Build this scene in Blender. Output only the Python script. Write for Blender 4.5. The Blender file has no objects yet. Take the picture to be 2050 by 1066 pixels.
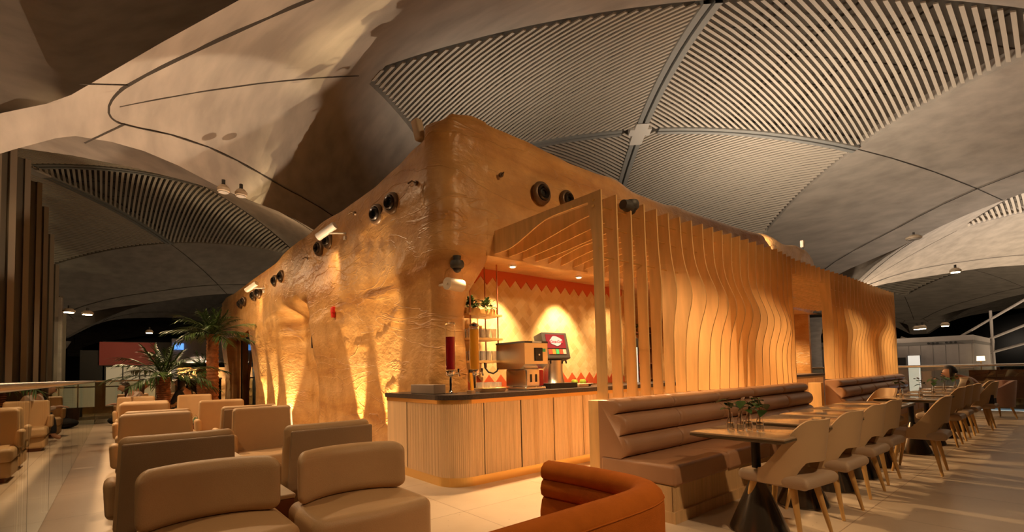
import bpy, bmesh, math, random
from mathutils import Vector, Matrix, noise
random.seed(7)
PI = math.pi
SC = bpy.context.scene
COL = SC.collection

# ------------------------------------------------------------------ camera, world, exposure
cam_d = bpy.data.cameras.new('camera'); cam = bpy.data.objects.new('camera', cam_d); COL.objects.link(cam)
_Z = Vector((-.023, 1, .0455)).normalized()
_X = Vector(((2160-1025)/946., -(717-700)/946., 1)); _X = (_X - _X.dot(_Z)*_Z).normalized()
_Y = _Z.cross(_X)
if _Y.x > 0: _Y = -_Y
rt = Vector((_X.x, _Y.x, _Z.x)); up = Vector((_X.y, _Y.y, _Z.y)); fw = Vector((_X.z, _Y.z, _Z.z))
M = Matrix((rt, up, -fw)).transposed().to_4x4(); M.translation = Vector((0, 0, 1.25))
cam.matrix_world = M
cam_d.sensor_width = 36; cam_d.lens = 36*946/2050.; cam_d.shift_y = 167/2050.; cam_d.shift_x = 0
cam_d.clip_start = .05; cam_d.clip_end = 400
SC.camera = cam
SC.view_settings.view_transform = 'Standard'; SC.view_settings.look = 'None'
SC.view_settings.exposure = 0.5; SC.view_settings.gamma = 1
SC.view_settings.use_curve_mapping = False
W = bpy.data.worlds.new('night'); SC.world = W; W.use_nodes = True
W.node_tree.nodes['Background'].inputs[0].default_value = (.60, .52, .44, 1)
W.node_tree.nodes['Background'].inputs[1].default_value = .045

WARM = (1, .62, .30); AMB = (1, .66, .36); HOT = (1, .64, .31); NEU = (1, .82, .62)
def light(kind, name, loc, target, power, color, **k):
    d = bpy.data.lights.new(name, kind); d.energy = power; d.color = color
    for a, b in k.items(): setattr(d, a, b)
    o = bpy.data.objects.new(name, d); COL.objects.link(o); o.location = loc
    v = Vector(target)-Vector(loc)
    o.rotation_euler = v.to_track_quat('-Z', 'Y').to_euler()
    return o
# ceiling lamps over the seating (round pod lamps in the vault openings)
light('SPOT', 'ceiling_spot_or_fill', (9.5, -1.5, 6.4), (6.5, 1.4, 0), 2800, AMB, spot_size=1.6, spot_blend=.9, shadow_soft_size=.15)
light('SPOT', 'ceiling_spot_or_fill', (2.2, -2.5, 5.6), (3.3, 1.8, 0), 480, AMB, spot_size=1.15, spot_blend=.9, shadow_soft_size=.15)
light('SPOT', 'ceiling_spot_or_fill', (-1.6, 3.0, 5.0), (1.0, 5.2, 0), 130, AMB, spot_size=1.7, spot_blend=.9, shadow_soft_size=.15)
light('SPOT', 'ceiling_spot_or_fill', (-1.4, 9.5, 4.9), (.2, 9.0, 0), 850, AMB, spot_size=2.1, spot_blend=.9, shadow_soft_size=.15)
light('SPOT', 'ceiling_spot_or_fill', (0.9, 8.2, 5.4), (.8, 5.0, 0), 420, AMB, spot_size=1.5, spot_blend=.9, shadow_soft_size=.12)
light('SPOT', 'ceiling_spot_or_fill', (0.3, 16.5, 4.9), (.6, 14.0, 0), 420, AMB, spot_size=2.1, spot_blend=.9, shadow_soft_size=.15)
light('SPOT', 'ceiling_spot_or_fill', (17., -3.5, 6.2), (12.5, .8, 0), 2400, AMB, spot_size=1.5, spot_blend=.9, shadow_soft_size=.15)
light('SPOT', 'ceiling_spot_or_fill', (-1.9, 6.5, 5.0), (2.9, 8.4, 2.4), 1050, HOT, spot_size=1.1, spot_blend=1., shadow_soft_size=.5)  # from here on: added fill for rock and slats, no pod lamp behind it
light('SPOT', 'ceiling_spot_or_fill', (-1.9, 11.5, 5.0), (2.9, 13.5, 2.6), 900, HOT, spot_size=1.4, spot_blend=1., shadow_soft_size=.5)
light('SPOT', 'ceiling_spot_or_fill', (4.5, -3.0, 6.0), (5.2, 4.6, 3.3), 620, HOT, spot_size=.9, spot_blend=1., shadow_soft_size=.4)
light('SPOT', 'ceiling_spot_or_fill', (11, -3.5, 6.4), (10.5, 3.0, 1.9), 1700, HOT, spot_size=1.35, spot_blend=1., shadow_soft_size=.4)
# (the floor uplights that graze the rock wall stand with the wall below)
for yy in (6.0, 9.5):
    light('SPOT', 'floor_uplight', (2.50, yy, .10), (.1, yy+.6, 4.5), 430, (1, .74, .50), spot_size=1.22, spot_blend=.12)
# added fill lights without fixtures, above the kiosk roof and in the lower hall
light('AREA', 'roof_fill', (13.0, 6.0, 4.35), (15.5, 3.0, 9.0), 300, NEU, shape='RECTANGLE', size=5, size_y=1.2)
light('AREA', 'roof_fill', (6.5, 8.5, 4.3), (9.5, 6.5, 9), 75, NEU, shape='RECTANGLE', size=3, size_y=3)
light('SPOT', 'roof_fill', (4.0, 15, 4.6), (3, 24, 7.0), 230, AMB, spot_size=2.2, spot_blend=.8, shadow_soft_size=.15)
light('SPOT', 'hall_fill', (18.6, -6.5, -2.0), (24, -3, 7), 7000, (1, .84, .70), spot_size=1.5, spot_blend=.9, shadow_soft_size=.3)
light('SPOT', 'hall_fill', (27, 8, 3.2), (29, 2, 8), 1500, (1, .74, .5), spot_size=2.4, spot_blend=.9, shadow_soft_size=.3)
light('SPOT', 'hall_fill', (5, 30, -3.5), (3, 32, 7), 260, (1, .76, .5), spot_size=2.3, spot_blend=.9, shadow_soft_size=.3)
light('SPOT', 'hall_fill', (33, -6, -3.5), (36, -1, 8), 3400, (1, .76, .5), spot_size=2.3, spot_blend=.9, shadow_soft_size=.3)
light('SPOT', 'hall_fill', (-3.5, 18, -3.0), (-2.4, 22, 5), 180, (1, .75, .42), spot_size=1.7, spot_blend=.9, shadow_soft_size=.3)
# spots on the rock crown over the slat screen and the wall spots
for xx in (4.6, 6.6, 8.6, 11.0, 13.4):
    light('SPOT', 'canopy_spot', (xx, 4.48, 2.50), (xx+.1, 2.7, 0), 240, HOT, spot_size=1.9, spot_blend=.7, shadow_soft_size=.03)
for yy in (7.6, 13.1):
    light('SPOT', 'wall_spot', (2.45, yy, 3.45), (2.95, yy+.9, 2.6), 40, HOT, spot_size=1.2, spot_blend=.8, shadow_soft_size=.04)

# ------------------------------------------------------------------ materials
def nodes_of(m): return m.node_tree.nodes, m.node_tree.links
def mat(name, color, rough=.5, metal=0., var=0., vscale=4., vstretch=(1, 1, 1), color2=None, bump=0., bscale=30., bstretch=(1, 1, 1), spec=.5, emit=None, estr=0., trans=0., ior=1.45, coat=0., sheen=0., alpha=1.):
    m = bpy.data.materials.new(name); m.use_nodes = True
    N, L = nodes_of(m); b = N['Principled BSDF']
    b.inputs['Base Color'].default_value = (*color, 1); b.inputs['Roughness'].default_value = rough
    b.inputs['Metallic'].default_value = metal; b.inputs['Specular IOR Level'].default_value = spec
    b.inputs['Transmission Weight'].default_value = trans; b.inputs['IOR'].default_value = ior
    b.inputs['Coat Weight'].default_value = coat; b.inputs['Sheen Weight'].default_value = sheen
    b.inputs['Alpha'].default_value = alpha
    if emit: b.inputs['Emission Color'].default_value = (*emit, 1); b.inputs['Emission Strength'].default_value = estr
    if var or color2 or bump:
        tc = N.new('ShaderNodeTexCoord')
    if var or color2:
        mp = N.new('ShaderNodeMapping'); mp.inputs['Scale'].default_value = vstretch
        nz = N.new('ShaderNodeTexNoise'); nz.inputs['Scale'].default_value = vscale; nz.inputs['Detail'].default_value = 6
        rp = N.new('ShaderNodeValToRGB'); rp.color_ramp.elements[0].position = .32; rp.color_ramp.elements[1].position = .68
        c2 = color2 or tuple(c*(1-var) for c in color); c1 = color if color2 else tuple(min(1, c*(1+var)) for c in color)
        rp.color_ramp.elements[0].color = (*c2, 1); rp.color_ramp.elements[1].color = (*c1, 1)
        L.new(tc.outputs['Object'], mp.inputs[0]); L.new(mp.outputs[0], nz.inputs[0]); L.new(nz.outputs[0], rp.inputs[0]); L.new(rp.outputs[0], b.inputs['Base Color'])
    if bump:
        mp2 = N.new('ShaderNodeMapping'); mp2.inputs['Scale'].default_value = bstretch
        n2 = N.new('ShaderNodeTexNoise'); n2.inputs['Scale'].default_value = bscale; n2.inputs['Detail'].default_value = 5
        bp = N.new('ShaderNodeBump'); bp.inputs['Strength'].default_value = bump; bp.inputs['Distance'].default_value = .02
        L.new(tc.outputs['Object'], mp2.inputs[0]); L.new(mp2.outputs[0], n2.inputs[0]); L.new(n2.outputs[0], bp.inputs['Height']); L.new(bp.outputs[0], b.inputs['Normal'])
    return m
MT = {}
MT['concrete'] = mat('concrete', (.43, .38, .325), .75, var=.15, vscale=2.2, vstretch=(1, .35, 3), bump=.2, bscale=7)
MT['concrete_dark'] = mat('concrete_dark', (.16, .13, .10), .85, var=.2, vscale=1.)
MT['ceiling_slat'] = mat('ceiling_slat', (.60, .53, .44), .6)
MT['beam'] = mat('ceiling_beam', (.36, .36, .34), .5, metal=.2)
MT['node_white'] = mat('beam_node', (.7, .66, .6), .5)
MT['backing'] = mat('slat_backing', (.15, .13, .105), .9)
MT['joint'] = mat('joint_shadow_gap', (.06, .05, .04), .9)
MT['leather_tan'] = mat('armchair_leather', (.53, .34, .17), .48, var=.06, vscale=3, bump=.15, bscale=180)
MT['leather_tan_shade'] = mat('armchair_leather_shade', (.34, .225, .125), .5, var=.08, vscale=3, bump=.15, bscale=180)  # same leather, darkened: shade on the chair backs put into the colour
MT['leather_grey'] = mat('grey_green_upholstery', (.17, .17, .12), .6, var=.1)
MT['leather_brown'] = mat('banquette_leather', (.42, .225, .12), .42, var=.08, vscale=2, bump=.15, bscale=160)
MT['leather_beige'] = mat('dining_chair_vinyl', (.56, .385, .215), .5, var=.04, vscale=3, bump=.1, bscale=200)
MT['seat_beige'] = mat('dining_seat_vinyl', (.46, .33, .22), .5, var=.04, vscale=3)
MT['mauve'] = mat('mauve_fabric', (.30, .17, .13), .8, var=.08, sheen=.3)
MT['orange'] = mat('burnt_orange_velvet', (.56, .15, .018), .9, var=.07, vscale=14, bump=.2, bscale=250, spec=.15)
MT['leg_wood'] = mat('beech_leg', (.62, .36, .12), .45, var=.1, vscale=3, vstretch=(8, 8, 1))
MT['slat_wood'] = mat('oak_plywood', (.78, .48, .19), .55, var=.12, vscale=1.4, vstretch=(1, 9, 1.2))
MT['counter_wood'] = mat('pale_oak', (.70, .48, .26), .5, var=.1, vscale=2, vstretch=(14, 14, .7))
MT['bench_wood'] = mat('bench_oak', (.62, .40, .19), .5, var=.12, vscale=2, vstretch=(12, 12, .8))
MT['brass'] = mat('satin_brass', (.80, .52, .18), .32, metal=.85)
MT['copper'] = mat('copper_rod', (.50, .18, .09), .3, metal=.8)
MT['stone_dark'] = mat('dark_quartz', (.055, .043, .038), .3, var=.3, vscale=60)
MT['upstand'] = mat('grey_stone', (.24, .17, .12), .6, var=.08)
MT['steel'] = mat('stainless_steel', (.80, .76, .70), .26, metal=1., bump=.05, bscale=4, bstretch=(1, 1, 40))
MT['chrome'] = mat('chrome', (.8, .78, .75), .1, metal=1.)
MT['black'] = mat('black_plastic', (.02, .018, .017), .4)
MT['darkgrey'] = mat('dark_grey_plastic', (.06, .055, .05), .5)
MT['blackcloth'] = mat('black_cloth', (.012, .012, .014), .9)
MT['white'] = mat('white_enamel', (.78, .74, .68), .4)
MT['offwhite'] = mat('cream_lacquer', (.62, .50, .36), .5)
MT['red_paint'] = mat('terracotta_paint', (.62, .11, .03), .6)
MT['alarm'] = mat('alarm_red', (.65, .03, .02), .35)
MT['nozzle'] = mat('bronze_nozzle', (.13, .075, .04), .4, metal=.3)
MT['nozzle_in'] = mat('nozzle_cone', (.045, .035, .03), .35, metal=.4)
MT['bronze'] = mat('bronze_cone', (.13, .105, .08), .22, metal=.75)
MT['table_top'] = mat('glossy_table_top', (.40, .28, .17), .10, spec=.6, var=.05)
MT['table_edge'] = mat('table_edge', (.09, .065, .035), .35)
MT['glass'] = mat('clear_glass', (1, .99, .97), .02, trans=1., ior=1.35)
MT['tumbler_glass'] = mat('tumbler_glass', (.95, .92, .88), .05, trans=.75, ior=1.5, spec=.8)
MT['juice_red'] = mat('red_juice', (.36, .012, .015), .15, spec=.6)
MT['juice_orange'] = mat('orange_juice', (1., .46, .03), .2, spec=.6)
MT['water'] = mat('water', (.85, .80, .70), .05, trans=.7, ior=1.33)
MT['leaf'] = mat('leaf_green', (.05, .10, .022), .45, var=.4, vscale=9)
MT['leaf_pale'] = mat('leaf_pale_green', (.14, .19, .05), .45, var=.3, vscale=9)
MT['palm_leaf'] = mat('palm_leaf', (.045, .085, .02), .45, var=.5, vscale=6)
MT['pink_leaf'] = mat('pinkish_leaf', (.35, .20, .12), .5)
MT['stem'] = mat('stem', (.20, .12, .05), .6)
MT['trunk'] = mat('palm_trunk', (.26, .10, .04), .9, var=.35, vscale=12, bump=.8, bscale=20)
MT['soil'] = mat('soil', (.04, .028, .02), .95)
MT['skin'] = mat('skin', (.52, .27, .16), .5)
MT['skin_dark'] = mat('skin_tanned', (.38, .19, .11), .5)
MT['hair'] = mat('dark_hair', (.015, .010, .008), .45, bump=.5, bscale=80)
MT['hair_brown'] = mat('brown_hair', (.06, .03, .018), .5, bump=.5, bscale=80)
MT['shirt_white'] = mat('white_shirt', (.66, .60, .48), .8, bump=.3, bscale=12)
MT['dress_pale'] = mat('pale_blouse', (.70, .55, .47), .8, bump=.3, bscale=14)
MT['trouser'] = mat('dark_trousers', (.03, .03, .035), .85)
MT['wood_brown'] = mat('cherry_wood', (.20, .07, .03), .5, var=.2)
MT['void'] = mat('night_glass', (.010, .010, .011), .15, spec=.3)
MT['facade'] = mat('facade_fin', (.11, .095, .07), .6)
MT['facade_edge_lit'] = mat('facade_edge_lit', (.24, .20, .15), .6)  # paler copy of the fin colour, paints the light caught by fin edges
MT['grey_panel'] = mat('grey_cladding', (.34, .31, .29), .45, var=.04)
MT['grey_band'] = mat('grey_band', (.17, .16, .15), .5)
MT['lamp'] = mat('lamp_lens', (1, .9, .7), .5, emit=(1, .80, .52), estr=14)
MT['lamp_off'] = mat('lamp_lens_unlit', (.75, .70, .62), .3)
MT['lamp_soft'] = mat('downlight_lens', (1, .9, .7), .5, emit=(1, .78, .45), estr=4)
MT['shade'] = mat('lampshade', (1, .8, .5), .6, emit=(1, .72, .36), estr=2.2)
MT['screen_blue'] = mat('lit_display', (.1, .2, .3), .4, emit=(.45, .70, 1), estr=1.6)
MT['screen_white'] = mat('lit_panel', (.7, .7, .7), .4, emit=(1, .93, .80), estr=.45)
MT['window_lit'] = mat('lit_window_pane', (.3, .25, .16), .5, emit=(1, .74, .42), estr=.16)
MT['sign_red'] = mat('red_sign', (.20, .03, .02), .5, emit=(.5, .07, .04), estr=.05)
MT['blue_screen'] = mat('blue_lightbox', (.05, .1, .4), .4, emit=(.15, .4, 1), estr=.9)
MT['soda_screen'] = mat('soda_screen', (.13, .015, .025), .3, emit=(.30, .02, .04), estr=.12)
MT['soda_patch'] = mat('soda_screen_cloud', (.25, .33, .38), .3, emit=(.30, .45, .55), estr=.18)
MT['soda_text'] = mat('soda_screen_text', (.8, .02, .02), .3, emit=(.75, .04, .05), estr=.6)
for nm, c in (('btn_red', (.75, .06, .03)), ('btn_orange', (.8, .2, .04)), ('btn_green', (.05, .35, .12)), ('btn_tan', (.6, .35, .25))):
    MT[nm] = mat(nm, c, .35, emit=c, estr=.12)
MT['apple_green'] = mat('green_apple', (.35, .5, .06), .3); MT['apple_red'] = mat('red_apple', (.5, .02, .04), .3)
MT['board'] = mat('serving_board', (.42, .24, .12), .5, var=.15)
MT['napkin'] = mat('orange_card', (.85, .20, .05), .5)

def rock_mat():
    m = bpy.data.materials.new('carved_rock'); m.use_nodes = True; N, L = nodes_of(m); b = N['Principled BSDF']
    tc = N.new('ShaderNodeTexCoord')
    def nz(sc, st, det=6, dist=0.):
        mp = N.new('ShaderNodeMapping'); mp.inputs['Scale'].default_value = st
        n = N.new('ShaderNodeTexNoise'); n.inputs['Scale'].default_value = sc; n.inputs['Detail'].default_value = det; n.inputs['Distortion'].default_value = dist
        L.new(tc.outputs['Object'], mp.inputs[0]); L.new(mp.outputs[0], n.inputs[0]); return n
    band = nz(1.0, (.35, .35, 2.2), 7, .6)
    rp = N.new('ShaderNodeValToRGB'); e = rp.color_ramp.elements
    e[0].position = .30; e[0].color = (.43, .185, .05, 1); e[1].position = .68; e[1].color = (.70, .42, .18, 1)
    x = e.new(.46); x.color = (.63, .335, .11, 1)
    L.new(band.outputs[0], rp.inputs[0])
    blot = nz(3.2, (1, 1, 1), 8)
    r2 = N.new('ShaderNodeValToRGB'); r2.color_ramp.elements[0].position = .35; r2.color_ramp.elements[1].position = .65
    r2.color_ramp.elements[0].color = (.70, .64, .58, 1); r2.color_ramp.elements[1].color = (1, 1, 1, 1)
    L.new(blot.outputs[0], r2.inputs[0])
    mx = N.new('ShaderNodeMix'); mx.data_type = 'RGBA'; mx.blend_type = 'MULTIPLY'; mx.inputs[0].default_value = .8
    L.new(rp.outputs[0], mx.inputs[6]); L.new(r2.outputs[0], mx.inputs[7]); L.new(mx.outputs[2], b.inputs['Base Color'])
    b.inputs['Roughness'].default_value = .36; b.inputs['Specular IOR Level'].default_value = .45
    f1 = nz(1.1, (.6, .6, 2.2), 4, .8); f2 = nz(11, (1, 1, 1.6), 4, .3)
    ab = N.new('ShaderNodeMath'); ab.operation = 'SUBTRACT'; ab.inputs[1].default_value = .5; L.new(f1.outputs[0], ab.inputs[0])
    a2 = N.new('ShaderNodeMath'); a2.operation = 'ABSOLUTE'; L.new(ab.outputs[0], a2.inputs[0])
    mr = N.new('ShaderNodeMapRange'); mr.inputs[1].default_value = 0; mr.inputs[2].default_value = .016; mr.inputs[3].default_value = 1; mr.inputs[4].default_value = 0
    L.new(a2.outputs[0], mr.inputs[0])
    ad = N.new('ShaderNodeMath'); ad.operation = 'MULTIPLY_ADD'; ad.inputs[1].default_value = .55
    L.new(mr.outputs[0], ad.inputs[0]); L.new(f2.outputs[0], ad.inputs[2])
    bp = N.new('ShaderNodeBump'); bp.inputs['Strength'].default_value = .45; bp.inputs['Distance'].default_value = .025
    L.new(ad.outputs[0], bp.inputs['Height']); L.new(bp.outputs[0], b.inputs['Normal'])
    return m
MT['rock'] = rock_mat()

def floor_mat():
    m = bpy.data.materials.new('terrazzo_floor'); m.use_nodes = True; N, L = nodes_of(m); b = N['Principled BSDF']
    tc = N.new('ShaderNodeTexCoord')
    bk = N.new('ShaderNodeTexBrick'); bk.offset = 0; bk.inputs['Color1'].default_value = (.62, .50, .37, 1); bk.inputs['Color2'].default_value = (.58, .465, .34, 1)
    bk.inputs['Mortar'].default_value = (.34, .25, .17, 1); bk.inputs['Scale'].default_value = 1; bk.inputs['Mortar Size'].default_value = .004
    bk.inputs['Brick Width'].default_value = 1.2; bk.inputs['Row Height'].default_value = 1.2
    L.new(tc.outputs['Object'], bk.inputs[0])
    n = N.new('ShaderNodeTexNoise'); n.inputs['Scale'].default_value = 1.3; n.inputs['Detail'].default_value = 8; L.new(tc.outputs['Object'], n.inputs[0])
    v = N.new('ShaderNodeTexVoronoi'); v.inputs['Scale'].default_value = 9; L.new(tc.outputs['Object'], v.inputs[0])
    r = N.new('ShaderNodeValToRGB'); r.color_ramp.elements[0].position = .035; r.color_ramp.elements[1].position = .06
    r.color_ramp.elements[0].color = (.55, .48, .42, 1); r.color_ramp.elements[1].color = (1, 1, 1, 1); L.new(v.outputs[0], r.inputs[0])
    r3 = N.new('ShaderNodeValToRGB'); r3.color_ramp.elements[0].color = (.84, .82, .8, 1); r3.color_ramp.elements[1].color = (1, 1, 1, 1); r3.color_ramp.elements[0].position = .35; r3.color_ramp.elements[1].position = .65
    L.new(n.outputs[0], r3.inputs[0])
    m1 = N.new('ShaderNodeMix'); m1.data_type = 'RGBA'; m1.blend_type = 'MULTIPLY'; m1.inputs[0].default_value = 1
    L.new(bk.outputs[0], m1.inputs[6]); L.new(r.outputs[0], m1.inputs[7])
    m2 = N.new('ShaderNodeMix'); m2.data_type = 'RGBA'; m2.blend_type = 'MULTIPLY'; m2.inputs[0].default_value = 1
    L.new(m1.outputs[2], m2.inputs[6]); L.new(r3.outputs[0], m2.inputs[7]); L.new(m2.outputs[2], b.inputs['Base Color'])
    b.inputs['Roughness'].default_value = .33
    return m
MT['floor'] = floor_mat()

def tile_mat():   # zellige diamonds on the X-Z plane
    m = bpy.data.materials.new('zellige_tile'); m.use_nodes = True; N, L = nodes_of(m); b = N['Principled BSDF']
    tc = N.new('ShaderNodeTexCoord'); mp = N.new('ShaderNodeMapping')
    mp.inputs['Rotation'].default_value = (-PI/2, 0, 0)
    mp2 = N.new('ShaderNodeMapping'); mp2.inputs['Rotation'].default_value = (0, 0, PI/4)
    L.new(tc.outputs['Object'], mp.inputs[0]); L.new(mp.outputs[0], mp2.inputs[0])
    bk = N.new('ShaderNodeTexBrick'); bk.offset = 0; bk.inputs['Scale'].default_value = 1
    bk.inputs['Brick Width'].default_value = .105; bk.inputs['Row Height'].default_value = .105; bk.inputs['Mortar Size'].default_value = .0018
    bk.inputs['Color1'].default_value = (.84, .62, .31, 1); bk.inputs['Color2'].default_value = (.70, .46, .20, 1); bk.inputs['Mortar'].default_value = (.78, .6, .36, 1)
    L.new(mp2.outputs[0], bk.inputs[0]); L.new(bk.outputs[0], b.inputs['Base Color'])
    n = N.new('ShaderNodeTexNoise'); n.inputs['Scale'].default_value = 16; L.new(tc.outputs['Object'], n.inputs[0])
    ad = N.new('ShaderNodeMath'); ad.operation = 'SUBTRACT'; L.new(n.outputs[0], ad.inputs[0]); L.new(bk.outputs['Fac'], ad.inputs[1])
    bp = N.new('ShaderNodeBump'); bp.inputs['Strength'].default_value = .5; bp.inputs['Distance'].default_value = .012
    L.new(ad.outputs[0], bp.inputs['Height']); L.new(bp.outputs[0], b.inputs['Normal'])
    b.inputs['Roughness'].default_value = .16
    return m
MT['tile'] = tile_mat()

def pane_mat():
    m = bpy.data.materials.new('railing_glass'); m.use_nodes = True; N, L = nodes_of(m); N.clear()
    o = N.new('ShaderNodeOutputMaterial'); t = N.new('ShaderNodeBsdfTransparent'); g = N.new('ShaderNodeBsdfGlossy'); mx = N.new('ShaderNodeMixShader'); f = N.new('ShaderNodeFresnel')
    t.inputs[0].default_value = (.80, .82, .76, 1); g.inputs[0].default_value = (.95, .97, .92, 1); g.inputs['Roughness'].default_value = .0; f.inputs[0].default_value = 1.75
    L.new(f.outputs[0], mx.inputs[0]); L.new(t.outputs[0], mx.inputs[1]); L.new(g.outputs[0], mx.inputs[2]); L.new(mx.outputs[0], o.inputs[0])
    return m
MT['pane'] = pane_mat()

# ------------------------------------------------------------------ mesh builder
class MB:
    def __init__(s): s.v = []; s.f = []; s.mi = []
    def add(s, vs, fs, mi=0):
        o = len(s.v); s.v += [tuple(v) for v in vs]; s.f += [tuple(i+o for i in f) for f in fs]; s.mi += [mi]*len(fs); return s
    def box(s, x0, x1, y0, y1, z0, z1, mi=0):
        vs = [(x, y, z) for x in (x0, x1) for y in (y0, y1) for z in (z0, z1)]
        return s.add(vs, [(0, 1, 3, 2), (4, 6, 7, 5), (0, 4, 5, 1), (2, 3, 7, 6), (0, 2, 6, 4), (1, 5, 7, 3)], mi)
    def rbox(s, c, size, r, seg=3, warp=None, mid=0, mi=0):
        h = [a/2 for a in size]; r = min(r, *(a*.999 for a in h))
        ax = []
        for k in range(3):
            t = [-(h[k]-r)-r*math.tan(PI/4*(1-i/seg)) for i in range(seg+1)]
            inner = h[k]-r
            m = [-inner+2*inner*(i+1)/(mid+1) for i in range(mid)] if mid and inner > 1e-4 else []
            u = [-a for a in reversed(t)]
            lst = t+m+u; out = []
            for a in lst:
                if not out or a-out[-1] > 1e-7: out.append(a)
            ax.append(out)
        vid = {}; vs = []; fs = []
        def vert(p):
            key = tuple(round(a, 6) for a in p)
            if key in vid: return vid[key]
            q = [max(-(h[k]-r), min(h[k]-r, p[k])) for k in range(3)]
            d = Vector([p[k]-q[k] for k in range(3)]); d = d.normalized()*r if d.length > 1e-9 else d
            P = (q[0]+d.x, q[1]+d.y, q[2]+d.z)
            if warp: P = warp(*P)
            vs.append((P[0]+c[0], P[1]+c[1], P[2]+c[2])); vid[key] = len(vs)-1; return vid[key]
        for k in range(3):
            a, b = [i for i in range(3) if i != k]
            for sg in (-1, 1):
                for i in range(len(ax[a])-1):
                    for j in range(len(ax[b])-1):
                        q = []
                        for (ii, jj) in ((i, j), (i+1, j), (i+1, j+1), (i, j+1)):
                            p = [0, 0, 0]; p[k] = sg*h[k]; p[a] = ax[a][ii]; p[b] = ax[b][jj]; q.append(vert(p))
                        if (sg > 0) == (k == 1): q.reverse()
                        if len(set(q)) > 2: fs.append(tuple(dict.fromkeys(q)))
        return s.add(vs, fs, mi)
    def cyl(s, p0, p1, r0, r1=None, n=12, caps=True, mi=0):
        r1 = r0 if r1 is None else r1
        p0 = Vector(p0); p1 = Vector(p1); d = (p1-p0).normalized()
        a = d.orthogonal().normalized(); b = d.cross(a); vs = []
        for p, r in ((p0, r0), (p1, r1)):
            for i in range(n):
                t = 2*PI*i/n; vs.append(p+a*r*math.cos(t)+b*r*math.sin(t))
        fs = [(i, (i+1) % n, n+(i+1) % n, n+i) for i in range(n)]
        if caps: fs += [tuple(reversed(range(n))), tuple(range(n, 2*n))]
        return s.add(vs, fs, mi)
    def lathe(s, prof, c=(0, 0, 0), n=24, axis=None, mi=0):
        R = Matrix.Identity(3) if axis is None else Vector((0, 0, 1)).rotation_difference(Vector(axis)).to_matrix()
        vs = []
        for r, z in prof:
            for i in range(n):
                t = 2*PI*i/n; vs.append(Vector(c)+R @ Vector((r*math.cos(t), r*math.sin(t), z)))
        fs = []
        for k in range(len(prof)-1):
            for i in range(n):
                fs.append((k*n+i, k*n+(i+1) % n, (k+1)*n+(i+1) % n, (k+1)*n+i))
        if prof[0][0] > 1e-6: fs.append(tuple(reversed(range(n))))
        if prof[-1][0] > 1e-6: fs.append(tuple(range((len(prof)-1)*n, len(prof)*n)))
        return s.add(vs, fs, mi)
    def tube(s, path, r, n=8, mi=0):
        path = [Vector(p) for p in path]; rs = r if isinstance(r, (list, tuple)) else [r]*len(path); vs = []; a = None
        for k, p in enumerate(path):
            d = (path[min(k+1, len(path)-1)]-path[max(k-1, 0)]).normalized()
            a = d.orthogonal().normalized() if a is None else (a-d*a.dot(d)).normalized()
            b = d.cross(a)
            for i in range(n):
                t = 2*PI*i/n; vs.append(p+a*rs[k]*math.cos(t)+b*rs[k]*math.sin(t))
        fs = [(k*n+i, k*n+(i+1) % n, (k+1)*n+(i+1) % n, (k+1)*n+i) for k in range(len(path)-1) for i in range(n)]
        fs += [tuple(reversed(range(n))), tuple(range((len(path)-1)*n, len(path)*n))]
        return s.add(vs, fs, mi)
    def grid(s, fn, nu, nv, cu=False, cv=False, mi=0, skip=None):
        vs = [fn(i, j) for i in range(nu) for j in range(nv)]; fs = []
        for i in range(nu if cu else nu-1):
            for j in range(nv if cv else nv-1):
                if skip and skip(i, j): continue
                fs.append((i*nv+j, ((i+1) % nu)*nv+j, ((i+1) % nu)*nv+(j+1) % nv, i*nv+(j+1) % nv))
        return s.add(vs, fs, mi)
    def sph(s, c, r, n=12, m=8, sc=(1, 1, 1), mi=0):
        pr = [(max(0., math.sin(PI*k/m))*r, -math.cos(PI*k/m)*r) for k in range(m+1)]
        t = MB().lathe(pr, (0, 0, 0), n); return s.add([(c[0]+x*sc[0], c[1]+y*sc[1], c[2]+z*sc[2]) for x, y, z in t.v], t.f, mi)
    def xf(s, Mx): s.v = [tuple(Mx @ Vector(v)) for v in s.v]; return s
    def build(s, name, mats, parent=None, smooth=True, angle=40, weld=False):
        me = bpy.data.meshes.new(name); me.from_pydata(s.v, [], s.f)
        if not isinstance(mats, (list, tuple)): mats = [mats]
        for m in mats: me.materials.append(MT[m] if isinstance(m, str) else m)
        me.polygons.foreach_set('material_index', s.mi)
        bm = bmesh.new(); bm.from_mesh(me)
        bmesh.ops.remove_doubles(bm, verts=bm.verts, dist=1e-5)
        bmesh.ops.recalc_face_normals(bm, faces=bm.faces)
        bm.to_mesh(me); bm.free()
        if smooth:
            me.polygons.foreach_set('use_smooth', [True]*len(me.polygons))
            me.set_sharp_from_angle(angle=math.radians(angle))
        o = bpy.data.objects.new(name, me); COL.objects.link(o)
        if parent: o.parent = parent
        return o

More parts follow.
